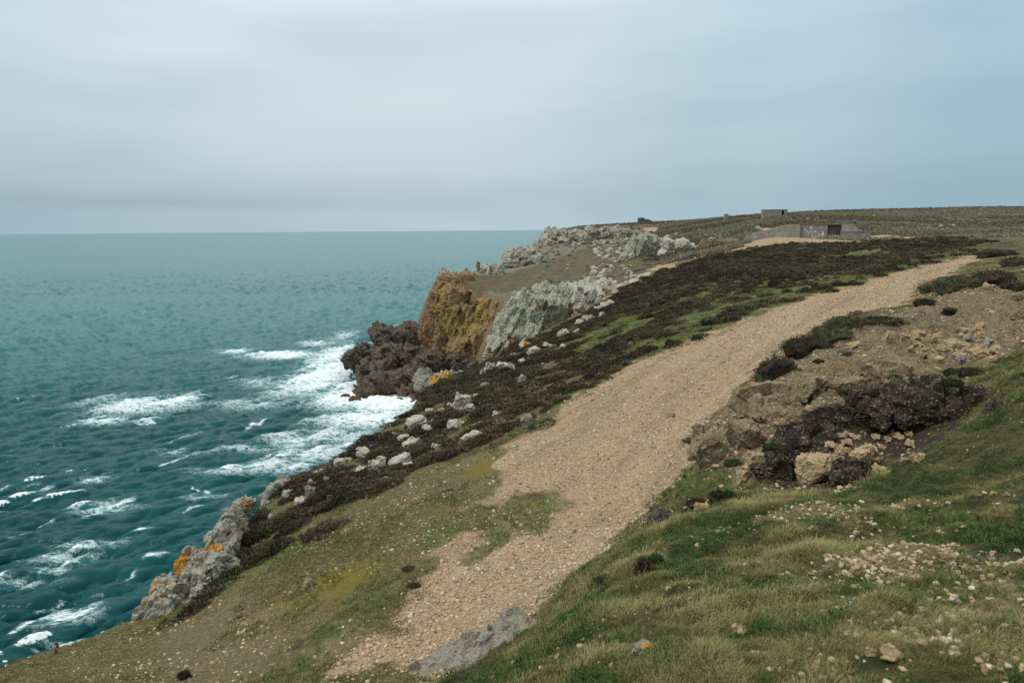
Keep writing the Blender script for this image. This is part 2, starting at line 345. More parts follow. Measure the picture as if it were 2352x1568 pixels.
# ------------------------------------------------------------------ materials
def newmat(name):
    m_ = bpy.data.materials.new(name); m_.use_nodes = True
    t = m_.node_tree; t.nodes.clear()
    o = N(t, 'ShaderNodeOutputMaterial'); b = N(t, 'ShaderNodeBsdfPrincipled'); t.links.new(b.outputs[0], o.inputs[0])
    b.inputs['Roughness'].default_value = 0.95
    b.inputs['Specular IOR Level'].default_value = 0.25
    return m_, t, b
def attr(t, name, typ='GEOMETRY', out='Fac'):
    a = N(t, 'ShaderNodeAttribute'); a.attribute_name = name; a.attribute_type = typ
    return a.outputs[out]
def noise(t, scale, detail=4, rough=0.55, vec=None, out='Fac'):
    n = N(t, 'ShaderNodeTexNoise'); n.inputs['Scale'].default_value = scale; n.inputs['Detail'].default_value = detail; n.inputs['Roughness'].default_value = rough
    if vec is None:
        g = t.nodes.get('POS') or N(t, 'ShaderNodeNewGeometry', name='POS'); vec = g.outputs['Position']
    t.links.new(vec, n.inputs['Vector'])
    return n.outputs[out]
def voro(t, scale, vec=None, feature='F1', out='Distance'):
    n = N(t, 'ShaderNodeTexVoronoi'); n.inputs['Scale'].default_value = scale; n.feature = feature
    if vec is None:
        g = t.nodes.get('POS') or N(t, 'ShaderNodeNewGeometry', name='POS'); vec = g.outputs['Position']
    t.links.new(vec, n.inputs['Vector'])
    return n.outputs[out]
def bump(t, b, h, strength=0.6, dist=0.1):
    n = N(t, 'ShaderNodeBump'); n.inputs['Strength'].default_value = strength; n.inputs['Distance'].default_value = dist
    t.links.new(h, n.inputs['Height'])
    t.links.new(n.outputs[0], b.inputs['Normal'])
def thresh(t, v, a, b_):
    n = N(t, 'ShaderNodeMapRange'); n.interpolation_type = 'SMOOTHSTEP'
    t.links.new(v, n.inputs[0]); n.inputs[1].default_value = a; n.inputs[2].default_value = b_
    return n.outputs[0]

def ground_material():
    m_, t, b = newmat("ground_cover")
    nf = noise(t, 22, 4, 0.65); nm = noise(t, 3.2, 5, 0.6); nl = noise(t, 0.45, 4); nff = noise(t, 60, 2, 0.6)
    vg = voro(t, 24, out='Color'); vsep = N(t, 'ShaderNodeSeparateColor'); t.links.new(vg, vsep.inputs[0])
    vg2 = voro(t, 9, out='Color'); vsep2 = N(t, 'ShaderNodeSeparateColor'); t.links.new(vg2, vsep2.inputs[0])
    # thin turf
    turf = mix_(t, thresh(t, nm, 0.35, 0.65), (0.068, 0.072, 0.014), (0.145, 0.102, 0.042))
    turf = mix_(t, thresh(t, nf, 0.45, 0.7), turf, (0.045, 0.040, 0.015))
    turf = mix_(t, thresh(t, vsep.outputs[0], 0.84, 0.90), turf, (0.26, 0.19, 0.115))
    # gravel
    grav = mix_(t, vsep.outputs[1], (0.25, 0.163, 0.090), (0.52, 0.365, 0.222))
    grav = mix_(t, thresh(t, nf, 0.5, 0.75), grav, (0.16, 0.095, 0.052))
    grav = mix_(t, math_(t, 'MULTIPLY', thresh(t, nl, 0.4, 0.75), 0.35), grav, (0.30, 0.19, 0.10))
    grav = mix_(t, math_(t, 'MULTIPLY', thresh(t, nm, 0.5, 0.75), 0.55), grav, (0.24, 0.15, 0.08))
    pm = N(t, 'ShaderNodeMapping', vector_type='TEXTURE'); pm.inputs['Rotation'].default_value = (0, 0, math.radians(52)); pm.inputs['Scale'].default_value = (10.0, 1.2, 4.0)
    t.links.new(t.nodes['POS'].outputs['Position'], pm.inputs[0])
    wear = noise(t, 1.0, 5, 0.65, vec=pm.outputs[0])
    grav = mix_(t, math_(t, 'MULTIPLY', thresh(t, wear, 0.48, 0.66), 0.55), grav, (0.17, 0.115, 0.062))
    grav = mix_(t, math_(t, 'MULTIPLY', thresh(t, wear, 0.44, 0.30), 0.35), grav, (0.50, 0.375, 0.235))
    soil = mix_(t, thresh(t, nm, 0.35, 0.65), (0.098, 0.072, 0.038), (0.20, 0.146, 0.080))
    soil = mix_(t, thresh(t, vsep.outputs[0], 0.74, 0.84), soil, (0.29, 0.21, 0.125))
    soil = mix_(t, thresh(t, nf, 0.52, 0.7), soil, (0.050, 0.032, 0.021))
    heath = mix_(t, thresh(t, nm, 0.35, 0.7), (0.040, 0.030, 0.018), (0.085, 0.064, 0.036))
    heath = mix_(t, math_(t, 'MULTIPLY', thresh(t, nl, 0.5, 0.7), 0.6), heath, (0.075, 0.085, 0.025))
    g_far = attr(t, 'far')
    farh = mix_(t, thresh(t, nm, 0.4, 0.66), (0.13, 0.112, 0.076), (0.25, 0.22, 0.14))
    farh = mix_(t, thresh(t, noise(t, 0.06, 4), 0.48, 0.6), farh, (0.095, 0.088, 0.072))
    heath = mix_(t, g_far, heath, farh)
    green = mix_(t, thresh(t, nm, 0.35, 0.7), (0.055, 0.085, 0.014), (0.15, 0.155, 0.040))
    green = mix_(t, thresh(t, nf, 0.5, 0.7), green, (0.05, 0.06, 0.02))
    green = mix_(t, thresh(t, noise(t, 0.7, 5, 0.65), 0.52, 0.64), green, (0.20, 0.155, 0.085))
    green = mix_(t, thresh(t, noise(t, 0.9, 5, 0.65), 0.56, 0.66), green, (0.05, 0.04, 0.026))
    moss = mix_(t, thresh(t, nm, 0.4, 0.7), (0.155, 0.120, 0.012), (0.15, 0.110, 0.028))
    bank = mix_(t, thresh(t, nm, 0.4, 0.65), (0.024, 0.032, 0.008), (0.075, 0.062, 0.022))
    peat = mix_(t, thresh(t, nm, 0.4, 0.7), (0.035, 0.023, 0.015), (0.075, 0.050, 0.033))
    peat = mix_(t, thresh(t, vsep.outputs[0], 0.95, 0.96), peat, (0.20, 0.145, 0.095))
    sand = mix_(t, thresh(t, nm, 0.35, 0.7), (0.40, 0.27, 0.155), (0.28, 0.185, 0.105))
    dirt = mix_(t, thresh(t, nf, 0.42, 0.62), (0.235, 0.165, 0.10), (0.12, 0.09, 0.05))
    fargr = mix_(t, thresh(t, noise(t, 0.35, 5, 0.65), 0.4, 0.65), (0.075, 0.080, 0.034), (0.150, 0.105, 0.058))
    fargr = mix_(t, thresh(t, nm, 0.6, 0.75), fargr, (0.045, 0.048, 0.022))
    fargr = mix_(t, thresh(t, noise(t, 0.12, 4, 0.6), 0.5, 0.62), fargr, (0.125, 0.075, 0.045))
    rock = mix_(t, thresh(t, nm, 0.35, 0.7), (0.25, 0.175, 0.11), (0.14, 0.095, 0.06))
    rock = mix_(t, thresh(t, nl, 0.45, 0.7), rock, (0.22, 0.13, 0.065))
    c = turf
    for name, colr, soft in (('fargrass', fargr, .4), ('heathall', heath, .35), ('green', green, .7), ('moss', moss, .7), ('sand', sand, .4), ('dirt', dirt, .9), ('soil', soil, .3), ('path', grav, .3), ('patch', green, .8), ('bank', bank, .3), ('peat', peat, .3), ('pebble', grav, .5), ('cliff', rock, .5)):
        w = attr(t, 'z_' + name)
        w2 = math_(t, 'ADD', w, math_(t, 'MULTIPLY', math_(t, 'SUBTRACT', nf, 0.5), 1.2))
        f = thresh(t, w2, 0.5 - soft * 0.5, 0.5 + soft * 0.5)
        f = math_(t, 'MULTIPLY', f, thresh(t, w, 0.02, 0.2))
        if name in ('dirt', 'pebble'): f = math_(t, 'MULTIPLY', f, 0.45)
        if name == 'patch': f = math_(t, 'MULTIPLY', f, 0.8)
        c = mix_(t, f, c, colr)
    t.links.new(c, b.inputs['Base Color'])
    h = math_(t, 'ADD', math_(t, 'MULTIPLY', nf, 0.6), math_(t, 'ADD', math_(t, 'MULTIPLY', nm, 1.5), math_(t, 'MULTIPLY', vsep.outputs[2], 0.35)))
    bump(t, b, h, 0.8, 0.06)
    return m_

def rock_material(name, pale, mid, dark, stain, lichen=(0.55, 0.26, 0.03), scale=1.0, dark_low=None, rough=0.9, grit=None):
    """Weathered rock: pale crust, darker broken faces, brown stain, orange lichen where the 'lich' attribute allows."""
    m_, t, b = newmat(name)
    g = N(t, 'ShaderNodeNewGeometry', name='POS')
    n1 = noise(t, 0.9 * scale, 5, 0.65); n2 = noise(t, 5 * scale, 5, 0.65); n3 = noise(t, 0.35 * scale, 3); n4 = noise(t, 18 * scale, 3, 0.7)
    c = mix_(t, thresh(t, n2, 0.35, 0.68), pale, mid)
    c = mix_(t, thresh(t, n1, 0.52, 0.72), c, stain)
    c = mix_(t, thresh(t, n4, 0.56, 0.74), c, dark)
    c = mix_(t, math_(t, 'MULTIPLY', thresh(t, n3, 0.55, 0.75), 0.6), c, dark)
    if grit:
        gv = N(t, 'ShaderNodeSeparateColor'); t.links.new(voro(t, 8 * scale, out='Color'), gv.inputs[0])
        c = mix_(t, math_(t, 'MULTIPLY', thresh(t, gv.outputs[0], 0.80, 0.84), thresh(t, n2, 0.4, 0.6)), c, grit)
    crack = voro(t, 1.6 * scale, feature='DISTANCE_TO_EDGE')
    l = attr(t, 'lich')
    lf = thresh(t, math_(t, 'ADD', l, math_(t, 'MULTIPLY', math_(t, 'SUBTRACT', n2, 0.5), 1.3)), 0.45, 0.62)
    lf = math_(t, 'MULTIPLY', lf, thresh(t, l, 0.02, 0.15))
    c = mix_(t, lf, c, mix_(t, thresh(t, n4, 0.4, 0.65), lichen, (lichen[0] * 0.55, lichen[1] * 0.6, lichen[2] + 0.03)))
    if dark_low:
        zz = N(t, 'ShaderNodeSeparateXYZ'); t.links.new(g.outputs['Position'], zz.inputs[0])
        wz = math_(t, 'ADD', zz.outputs[2], math_(t, 'MULTIPLY', math_(t, 'SUBTRACT', n3, 0.5), 14))
        f = thresh(t, wz, dark_low[1], dark_low[2])
        c = mix_(t, f, mix_(t, thresh(t, n2, 0.45, 0.7), dark_low[0], tuple(v * 2.0 for v in dark_low[0])), c)
    t.links.new(c, b.inputs['Base Color'])
    b.inputs['Roughness'].default_value = rough
    h = math_(t, 'ADD', math_(t, 'MULTIPLY', n2, 1.0), math_(t, 'ADD', math_(t, 'MULTIPLY', n4, 0.4), math_(t, 'MULTIPLY', thresh(t, crack, 0.0, 0.12), 0.5)))
    bump(t, b, h, 0.6, 0.13 / scale)
    return m_
M = {}
M['ground'] = ground_material()
M['pale'] = rock_material("pale_lichen_rock", (0.53, 0.495, 0.40), (0.38, 0.345, 0.27), (0.13, 0.108, 0.082), (0.31, 0.21, 0.135))
M['near'] = rock_material("grey_crag_rock", (0.385, 0.36, 0.285), (0.25, 0.225, 0.17), (0.075, 0.08, 0.065), (0.24, 0.165, 0.105), scale=1.8)
M['greenrock'] = rock_material("grey_green_rock", (0.43, 0.43, 0.32), (0.27, 0.265, 0.19), (0.075, 0.065, 0.048), (0.30, 0.205, 0.115), scale=0.5, lichen=(0.33, 0.20, 0.04))
M['orange'] = rock_material("ochre_cliff_rock", (0.32, 0.210, 0.108), (0.21, 0.128, 0.062), (0.062, 0.042, 0.026), (0.27, 0.135, 0.058), scale=0.5, lichen=(0.34, 0.22, 0.045))
M['reef'] = rock_material("wet_dark_reef_rock", (0.125, 0.092, 0.064), (0.062, 0.047, 0.035), (0.016, 0.013, 0.010), (0.185, 0.125, 0.082), scale=0.4, rough=0.6, dark_low=((0.105, 0.073, 0.048), 2.0, 5.0))
M['far'] = rock_material("far_grey_rock", (0.46, 0.415, 0.33), (0.30, 0.265, 0.205), (0.09, 0.075, 0.06), (0.23, 0.16, 0.11), scale=0.3)
M['tan'] = rock_material("tan_broken_rock", (0.45, 0.335, 0.195), (0.32, 0.22, 0.118), (0.12, 0.08, 0.046), (0.36, 0.21, 0.09), scale=3.0)
M['brown'] = rock_material("brown_earthy_rock", (0.25, 0.185, 0.105), (0.15, 0.108, 0.062), (0.055, 0.037, 0.024), (0.20, 0.125, 0.065), scale=3.0, grit=(0.42, 0.32, 0.21))
M['slab'] = rock_material("grey_slab_rock", (0.30, 0.27, 0.215), (0.155, 0.13, 0.095), (0.05, 0.04, 0.03), (0.14, 0.10, 0.06), scale=9.0, grit=(0.38, 0.34, 0.27))
M['peat'] = rock_material("dark_peat", (0.040, 0.031, 0.018), (0.024, 0.018, 0.010), (0.011, 0.009, 0.005), (0.065, 0.047, 0.027), scale=4.0, grit=(0.24, 0.17, 0.11))

# ------------------------------------------------------------------ mesh helpers
def mesh_obj(name, v, f, mat, parent=None, smooth=False, link=True):
    me = bpy.data.meshes.new(name)
    v = np.asarray(v, np.float32); f = np.asarray(f, np.int32)
    k = f.shape[1]
    me.vertices.add(len(v)); me.vertices.foreach_set('co', v.ravel())
    me.loops.add(f.size); me.loops.foreach_set('vertex_index', f.ravel())
    me.polygons.add(len(f)); me.polygons.foreach_set('loop_start', np.arange(0, f.size, k, dtype=np.int32))
    try: me.polygons.foreach_set('loop_total', np.full(len(f), k, np.int32))
    except Exception: pass
    me.polygons.foreach_set('use_smooth', np.full(len(f), smooth))
    me.update(calc_edges=True)
    if mat: me.materials.append(mat)
    o = bpy.data.objects.new(name, me)
    if link: COL.objects.link(o)
    if parent is not None: o.parent = parent
    return o
def vattr(o, name, a, typ='FLOAT'):
    at = o.data.attributes.new(name, typ, 'POINT')
    at.data.foreach_set('value' if typ in ('FLOAT', 'INT') else 'vector', np.asarray(a, np.int32 if typ == 'INT' else np.float32).ravel())
def tag(o, label=None, cat=None, group=None, kind=None):
    if label: o['label'] = label
    if cat: o['category'] = cat
    if group: o['group'] = group
    if kind: o['kind'] = kind
    return o
_ico = {}
def ico(level):
    if level not in _ico:
        bm = bmesh.new(); bmesh.ops.create_icosphere(bm, subdivisions=level, radius=1.0)
        v = np.array([q.co[:] for q in bm.verts]); v /= np.linalg.norm(v, axis=1)[:, None]
        f = np.array([[q.index for q in fc.verts] for fc in bm.faces]); bm.free()
        _ico[level] = (v, f)
    return _ico[level]
def rotm(rx, ry, rz):
    return np.array(Euler((math.radians(rx), math.radians(ry), math.radians(rz)), 'XYZ').to_matrix())

def facets(p, nrm, J, cell, amp, seed, flat=0.85, snap=0.5, tilt=0.22):
    """Break a surface into jointed plane faces: every Worley cell becomes a plane leaning towards the nearest joint axis."""
    q = (p @ J) / np.asarray(cell)
    q = q + 0.16 * np.stack([fbm3(q * 1.3 + 3, 2, seed + 5), fbm3(q * 1.3 + 9, 2, seed + 6), fbm3(q * 1.3 + 17, 2, seed + 7)], 1)
    f1, f2, off, rnd = worley(q, seed)
    _, inv = np.unique(np.round(rnd[:, 0] * 1e6).astype(np.int64), return_inverse=True); inv = inv.ravel()
    cnt = np.bincount(inv)[:, None]
    mean = lambda a: np.stack([np.bincount(inv, a[:, k]) for k in range(3)], 1) / cnt
    mu, nb = mean(p), mean(nrm); nb /= np.linalg.norm(nb, axis=1)[:, None] + 1e-9
    R = np.stack([np.bincount(inv, rnd[:, k]) for k in range(4)], 1) / cnt
    dj = nb @ J; k = np.abs(dj).argmax(1); ax = J[:, k].T * np.sign(dj[np.arange(len(k)), k])[:, None]
    n2 = (1 - snap) * nb + snap * ax + (R[:, 1:] - 0.5) * 2 * tilt; n2 /= np.linalg.norm(n2, axis=1)[:, None]
    # keep the move along the surface normal, limited so that faces do not fold over
    den = np.maximum((n2[inv] * nrm).sum(1), 0.35)
    d = ((p - mu[inv]) * n2[inv]).sum(1) / den
    lim = np.mean(cell) * 0.30
    d = np.clip(d * flat, -lim, lim * 0.8)
    gap = np.exp(-(f2 - f1) / 0.05) * amp * 0.35
    return p + nrm * (-d + amp * (R[inv, 0] - 0.5) * 1.6 - gap)[:, None]
def blob(center, axes, rot, level, n=3.2):
    v, f = ico(level)
    r = (np.abs(v) ** n).sum(1) ** (-1.0 / n)
    R = rotm(*rot); ax = np.asarray(axes, float)
    p = (v * r[:, None] * ax) @ R.T
    nn = (np.sign(v) * np.abs(v * r[:, None]) ** (n - 1) / ax) @ R.T; nn /= np.linalg.norm(nn, axis=1)[:, None] + 1e-9
    return p + np.asarray(center), nn, f
def rock(name, chunks, mat, J=(0, 0, 0), cell=(1, 1, 1), amp=0.3, seed=1, fine=0.33, rough=0.04, lich=(), parent=None, cut=None, origin=None):
    """One rock mass: overlapping jointed lumps. chunks = (centre, half axes, rotation, level[, boxiness])."""
    V, F, o_ = [], [], 0
    Jm = rotm(*J)
    for i, ch in enumerate(chunks):
        p, nn, f = blob(*ch[:4], *(ch[4:]))
        p = facets(p, nn, Jm, cell, amp, seed)
        p = facets(p, nn, Jm, np.asarray(cell) * fine, amp * fine * 0.8, seed + 40, 0.7, 0.45, 0.22)
        if ch[3] >= 6: p = facets(p, nn, Jm, np.asarray(cell) * fine * 0.42, amp * fine * 0.4, seed + 80, 0.7, 0.45, 0.25)
        p = p + nn * (fbm3(p / (np.mean(cell) * 0.22), 3, seed + 3) * rough)[:, None]
        if cut is not None:
            keep = (p[f][:, :, 2].max(1) > cut); f = f[keep]
        V.append(p); F.append(f + o_); o_ += len(p)
    V = np.concatenate(V); F = np.concatenate(F)
    used = np.unique(F); mp_ = np.zeros(len(V), int); mp_[used] = np.arange(len(used)); V = V[used]; F = mp_[F]
    org = np.array(origin if origin is not None else (V[:, 0].mean(), V[:, 1].mean(), V[:, 2].min()))
    o = mesh_obj(name, V - org, F, mat, parent)
    if parent is None: o.location = org
    a = np.zeros(len(V))
    for (c, r, s) in lich:
        a = np.maximum(a, s * (1 - sstep(0.5 * r, r, np.linalg.norm(V - np.asarray(c), axis=1))))
    vattr(o, 'lich', a)
    return o
def px(Y): return Y / FPX

# ------------------------------------------------------------------ the land sheet
def build_land():
    fine = np.arange(-42, 42.001, 0.165)
    az = np.radians(np.concatenate([np.arange(-64, -42, 0.8), fine, np.arange(42.6, 66, 0.8)]))
    ys = [1.2]
    while ys[-1] < 760:
        y = ys[-1]
        ys.append(y * (1 + (0.0056 if 7 < y < 260 else 0.0075)))
    ys = np.array(ys)
    A, R = np.meshgrid(np.tan(az), ys)
    x = (A * (R + 0.0)).ravel(); y = R.ravel()
    # rows start a little behind the first ground in view
    z, zs = height(x, y, True)
    nx, ny = len(az), len(ys)
    i = (np.arange(ny - 1)[:, None] * nx + np.arange(nx - 1)[None]).ravel()
    f = np.stack([i, i + 1, i + 1 + nx, i + nx], 1)
    keep = z[f].max(1) > -3
    f = f[keep]
    pw = zs['path'][f].mean(1) > 0.5
    farm = (y[f].mean(1) > 172) & ~pw
    for nm, sel in (('hillside', ~pw & ~farm), ('gravel_path', pw), ('far_hill', farm)):
        ff = f[sel]; used = np.unique(ff); mp_ = np.zeros(len(x), int); mp_[used] = np.arange(len(used))
        o = mesh_obj(nm, np.stack([x, y, z], 1)[used], mp_[ff], M['ground'], smooth=True)
        tag(o, kind='structure')
        for k in ('moss', 'fargrass', 'heathall', 'green', 'sand', 'soil', 'path', 'bank', 'peat', 'pebble', 'cliff', 'dirt', 'patch'):
            vattr(o, 'z_' + k, zs[k][used])
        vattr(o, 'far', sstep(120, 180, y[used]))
build_land()

# ------------------------------------------------------------------ the sea
def ocean_tile(L, Np, peak, std, wdir, seed, lo=0.0, hi=1e9, spread=2):
    r = np.random.default_rng(seed)
    k = np.fft.fftfreq(Np, L / Np) * 2 * np.pi
    KX, KY = np.meshgrid(k, k); K = np.sqrt(KX ** 2 + KY ** 2); K[0, 0] = 1
    kp = 2 * np.pi / peak
    cosw = (KX * wdir[0] + KY * wdir[1]) / K
    S = np.exp(-1.25 * (kp / K) ** 2) / K ** 3.6 * (np.abs(cosw) ** spread + 0.015) * (1 / (1 + (K / hi) ** 8)) * (K > lo)
    S[0, 0] = 0
    H = (r.normal(size=K.shape) + 1j * r.normal(size=K.shape)) * np.sqrt(S)
    h = np.fft.ifft2(H).real; sc = std / h.std()
    dx = np.fft.ifft2(-1j * KX / K * H).real * sc; dy = np.fft.ifft2(-1j * KY / K * H).real * sc
    jxx = np.fft.ifft2(KX * KX / K * H).real * sc; jyy = np.fft.ifft2(KY * KY / K * H).real * sc; jxy = np.fft.ifft2(KX * KY / K * H).real * sc
    return h * sc, dx, dy, jxx, jyy, jxy
def samp(a, L, x, y):
    n = a.shape[0]; u = (x / L * n) % n; v = (y / L * n) % n
    i = np.floor(u).astype(int); j = np.floor(v).astype(int); fx = u - i; fy = v - j
    i1 = (i + 1) % n; j1 = (j + 1) % n; i %= n; j %= n
    return (a[j, i] * (1 - fx) + a[j, i1] * fx) * (1 - fy) + (a[j1, i] * (1 - fx) + a[j1, i1] * fx) * fy
def blur2(a, n=1):
    for _ in range(n):
        a = (a + np.roll(a, 1, 0) + np.roll(a, -1, 0) + np.roll(a, 1, 1) + np.roll(a, -1, 1)) / 5
    return a

# surf: (u, v, half width, half height in measuring px, strength)
SURF = [(745, 860, 70, 45, 1.1), (800, 905, 70, 32, 1.2), (890, 925, 95, 26, 1.25), (760, 815, 45, 30, 0.9), (690, 880, 60, 40, 0.75), (850, 960, 130, 30, 0.85), (780, 1000, 120, 32, 0.62), (670, 1015, 60, 26, 0.7),
        (650, 815, 95, 10, 0.95), (540, 806, 40, 7, 0.8), (730, 788, 45, 9, 0.7), (330, 930, 130, 24, 0.8), (240, 968, 60, 10, 0.7), (400, 920, 60, 18, 0.85), (330, 965, 50, 6, 0.6), (600, 880, 60, 14, 0.5), (580, 930, 110, 18, 0.48),
        (640, 1070, 120, 24, 0.55), (720, 1040, 110, 30, 0.6), (520, 1080, 90, 14, 0.5), (590, 1030, 80, 12, 0.5), (430, 1040, 80, 10, 0.45), (240, 1165, 90, 16, 0.6), (150, 1280, 130, 20, 0.55), (120, 1310, 50, 10, 0.7),
        (215, 1100, 50, 14, 0.6), (95, 1120, 40, 10, 0.7), (140, 1420, 90, 26, 0.55), (160, 1480, 70, 20, 0.5), (200, 1250, 90, 16, 0.5), (60, 1340, 90, 14, 0.45), (470, 1140, 60, 10, 0.5), (820, 830, 25, 40, 1.0), (960, 915, 25, 22, 1.3), (790, 770, 30, 14, 0.6), (930, 745, 30, 6, 0.6)]
# thin foam streaks along the crests: ends and half width in measuring px, strength
STREAK = [(87, 1322, 169, 1282, 6, .95), (187, 1191, 312, 1141, 7, .9), (156, 1266, 275, 1247, 6, .75), (0, 1335, 56, 1310, 7, .8), (69, 1210, 125, 1191, 5, .7), (81, 1125, 119, 1116, 7, .95), (187, 1103, 237, 1094, 7, .85), (537, 997, 619, 960, 4, .85), (306, 972, 369, 966, 4, .9),
          (437, 1112, 481, 1134, 4, .9), (544, 1066, 712, 1010, 7, .8), (356, 1072, 450, 1041, 5, .75), (312, 1228, 356, 1216, 4, .8), (150, 1085, 206, 1072, 4, .75), (20, 1460, 90, 1430, 6, .7), (120, 1445, 240, 1400, 8, .75), (60, 1500, 180, 1480, 8, .7), (0, 1125, 30, 1115, 5, .8), (380, 1020, 480, 985, 4, .7), (100, 985, 190, 975, 3, .7),
          (260, 1010, 330, 1000, 3, .6), (600, 1125, 690, 1085, 5, .6), (10, 1240, 70, 1225, 4, .6), (420, 1180, 470, 1160, 3, .7), (640, 940, 760, 900, 4, .7), (0, 1050, 40, 1040, 4, .6), (330, 1290, 390, 1275, 4, .6), (70, 1400, 150, 1370, 5, .65), (260, 1340, 320, 1310, 5, .6), (520, 870, 560, 862, 3, .6)]
def build_sea():
    fine = np.arange(-40, 8.001, 0.088)
    az = np.radians(np.concatenate([np.arange(-75, -40, 1.2), fine, np.arange(8.6, 45, 1.2)]))
    vp = np.concatenate([np.arange(460, 60, -0.95), np.arange(60, 6, -0.5), np.array([6, 5.2, 4.4, 3.7, 3.1, 2.6, 2.2, 1.8, 1.45, 1.15, 0.9, 0.7, 0.55])])
    R = CAM_Z * 683.0 / vp
    R = np.concatenate([np.linspace(20, R[0] - 0.5, 60), R])
    A, RR = np.meshgrid(az, R)
    x = (np.tan(A) * RR).ravel(); y = RR.ravel(); dist = np.hypot(x, y)
    wd = (0.62, -0.78)
    L1, L2 = 140.0, 27.0
    T1 = ocean_tile(L1, 512, 12.0, 0.42, wd, 3, hi=4.0, spread=5)
    T2 = ocean_tile(L2, 512, 2.6, 0.05, (0.75, -0.66), 8, lo=1.6, hi=20, spread=3)
    f1 = 1 - sstep(500, 2200, dist); f2 = 1 - sstep(160, 500, dist)
    lam = 0.95
    x1, y1 = x + 0.07 * y, y   # broad set
    h1, dx1, dy1, a, b_, c_ = (samp(t, L1, x1, y1) for t in T1)
    J = (1 - lam * a) * (1 - lam * b_) - (lam * c_) ** 2
    h2, dx2, dy2, *_ = (samp(t, L2, x, y) for t in T2)
    gust = 0.75 + 0.5 * vnoise2(x / 60, y / 60, 77)
    z = h1 * f1 * gust + h2 * f2
    xo = x + lam * dx1 * f1 * gust + 0.9 * dx2 * f2; yo = y + lam * dy1 * f1 * gust + 0.9 * dy2 * f2
    surf = np.zeros(len(x)); 
    for (u, v, ru, rv, s) in SURF:
        c = SEA(u, v); ax = ru * px(c[1]); ay = rv * c[1] ** 2 / (CAM_Z * FPX)
        d = ((x - c[0]) / ax) ** 2 + ((y - c[1]) / ay) ** 2
        surf = np.maximum(surf, s * np.exp(-0.9 * d))
    for (u0, v0, u1, v1, wd_, s) in STREAK:
        p0, p1 = SEA(u0, v0)[:2], SEA(u1, v1)[:2]; e = p1 - p0; L_ = np.hypot(*e); mid = (p0 + p1) / 2
        wy = wd_ * px(mid[1]) * 1.4
        near = np.hypot(x - mid[0], y - mid[1]) < L_ + 6 * wy
        if not near.any(): continue
        a_ = ((x[near] - p0[0]) * e[0] + (y[near] - p0[1]) * e[1]) / L_ ** 2
        off = ((x[near] - p0[0]) * e[1] - (y[near] - p0[1]) * e[0]) / L_ + 1.2 * wy * (vnoise2(x[near] / (3 * wy), y[near] / (3 * wy), 91) - 0.5) * 2
        val = 0.86 * s * np.exp(-(off / wy) ** 2) * sstep(-0.15, 0.2, a_) * sstep(1.15, 0.8, a_)
        surf[near] = np.maximum(surf[near], val)
    cap = sstep(0.30, -0.02, J) * f1 * sstep(0.42, 0.6, vnoise2(x / 22, y / 22, 78)) * (1 - 0.8 * sstep(120, 300, dist))
    nx, ny = len(az), len(R)
    i = (np.arange(ny - 1)[:, None] * nx + np.arange(nx - 1)[None]).ravel()
    f = np.stack([i, i + 1, i + 1 + nx, i + nx], 1)
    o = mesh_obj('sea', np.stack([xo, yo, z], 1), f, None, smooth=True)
    vattr(o, 'surf', surf); vattr(o, 'cap', cap); vattr(o, 'crest', (h1 * f1)); vattr(o, 'far_bright', sstep(90, 420, dist) * (0.85 + 0.3 * vnoise2(x / 90, y / 260, 79)))  # last attribute grows with distance: far sea's brightness, painted into the colour
    m_, t, b = newmat('sea_water')
    g = N(t, 'ShaderNodeNewGeometry', name='POS')
    def stretched(sx, sy, rot=39):
        mpn = N(t, 'ShaderNodeMapping'); mpn.inputs['Rotation'].default_value = (0, 0, math.radians(-rot)); mpn.inputs['Scale'].default_value = (sx, sy, 1.0)
        t.links.new(g.outputs['Position'], mpn.inputs[0]); return mpn.outputs[0]
    warpn = noise(t, 0.28, 4, 0.6, out='Color')
    def warped(scale_x, scale_y, amt):
        vm = N(t, 'ShaderNodeVectorMath', operation='MULTIPLY_ADD'); t.links.new(warpn, vm.inputs[0]); vm.inputs[1].default_value = (amt,) * 3
        mpn = stretched(scale_x, scale_y); t.links.new(mpn, vm.inputs[2]); return vm.outputs[0]
    la = noise(t, 0.55, 6, 0.62, vec=warped(0.55, 1.3, 2.2)); lb = noise(t, 2.6, 5, 0.65, vec=warped(0.7, 1.2, 1.4))
    ridge = math_(t, 'SUBTRACT', 1.0, math_(t, 'MULTIPLY', math_(t, 'ABSOLUTE', math_(t, 'SUBTRACT', la, 0.5)), 7.0))
    ridge2 = math_(t, 'SUBTRACT', 1.0, math_(t, 'MULTIPLY', math_(t, 'ABSOLUTE', math_(t, 'SUBTRACT', lb, 0.5)), 6.0))
    lace = math_(t, 'ADD', math_(t, 'MULTIPLY', ridge, 0.55), math_(t, 'MULTIPLY', ridge2, 0.45))
    su = attr(t, 'surf'); cp = attr(t, 'cap'); cr = attr(t, 'crest')
    s1 = math_(t, 'ADD', math_(t, 'MULTIPLY', su, 1.10), math_(t, 'MULTIPLY', lace, 1.05))
    s1 = math_(t, 'ADD', s1, math_(t, 'MULTIPLY', cr, 0.22))
    foam = thresh(t, s1, 0.98, 1.74)
    foam = math_(t, 'MULTIPLY', foam, thresh(t, su, 0.03, 0.25))
    capf = thresh(t, math_(t, 'ADD', math_(t, 'MULTIPLY', cp, 0.7), math_(t, 'MULTIPLY', lace, 0.8)), 0.78, 1.1)
    capf = math_(t, 'MULTIPLY', capf, thresh(t, cp, 0.03, 0.3))
    foam = math_(t, 'MAXIMUM', foam, math_(t, 'MULTIPLY', capf, 0.9))
    deep = mix_(t, thresh(t, noise(t, 0.03, 3), 0.35, 0.7), (0.001, 0.048, 0.051), (0.003, 0.070, 0.070))
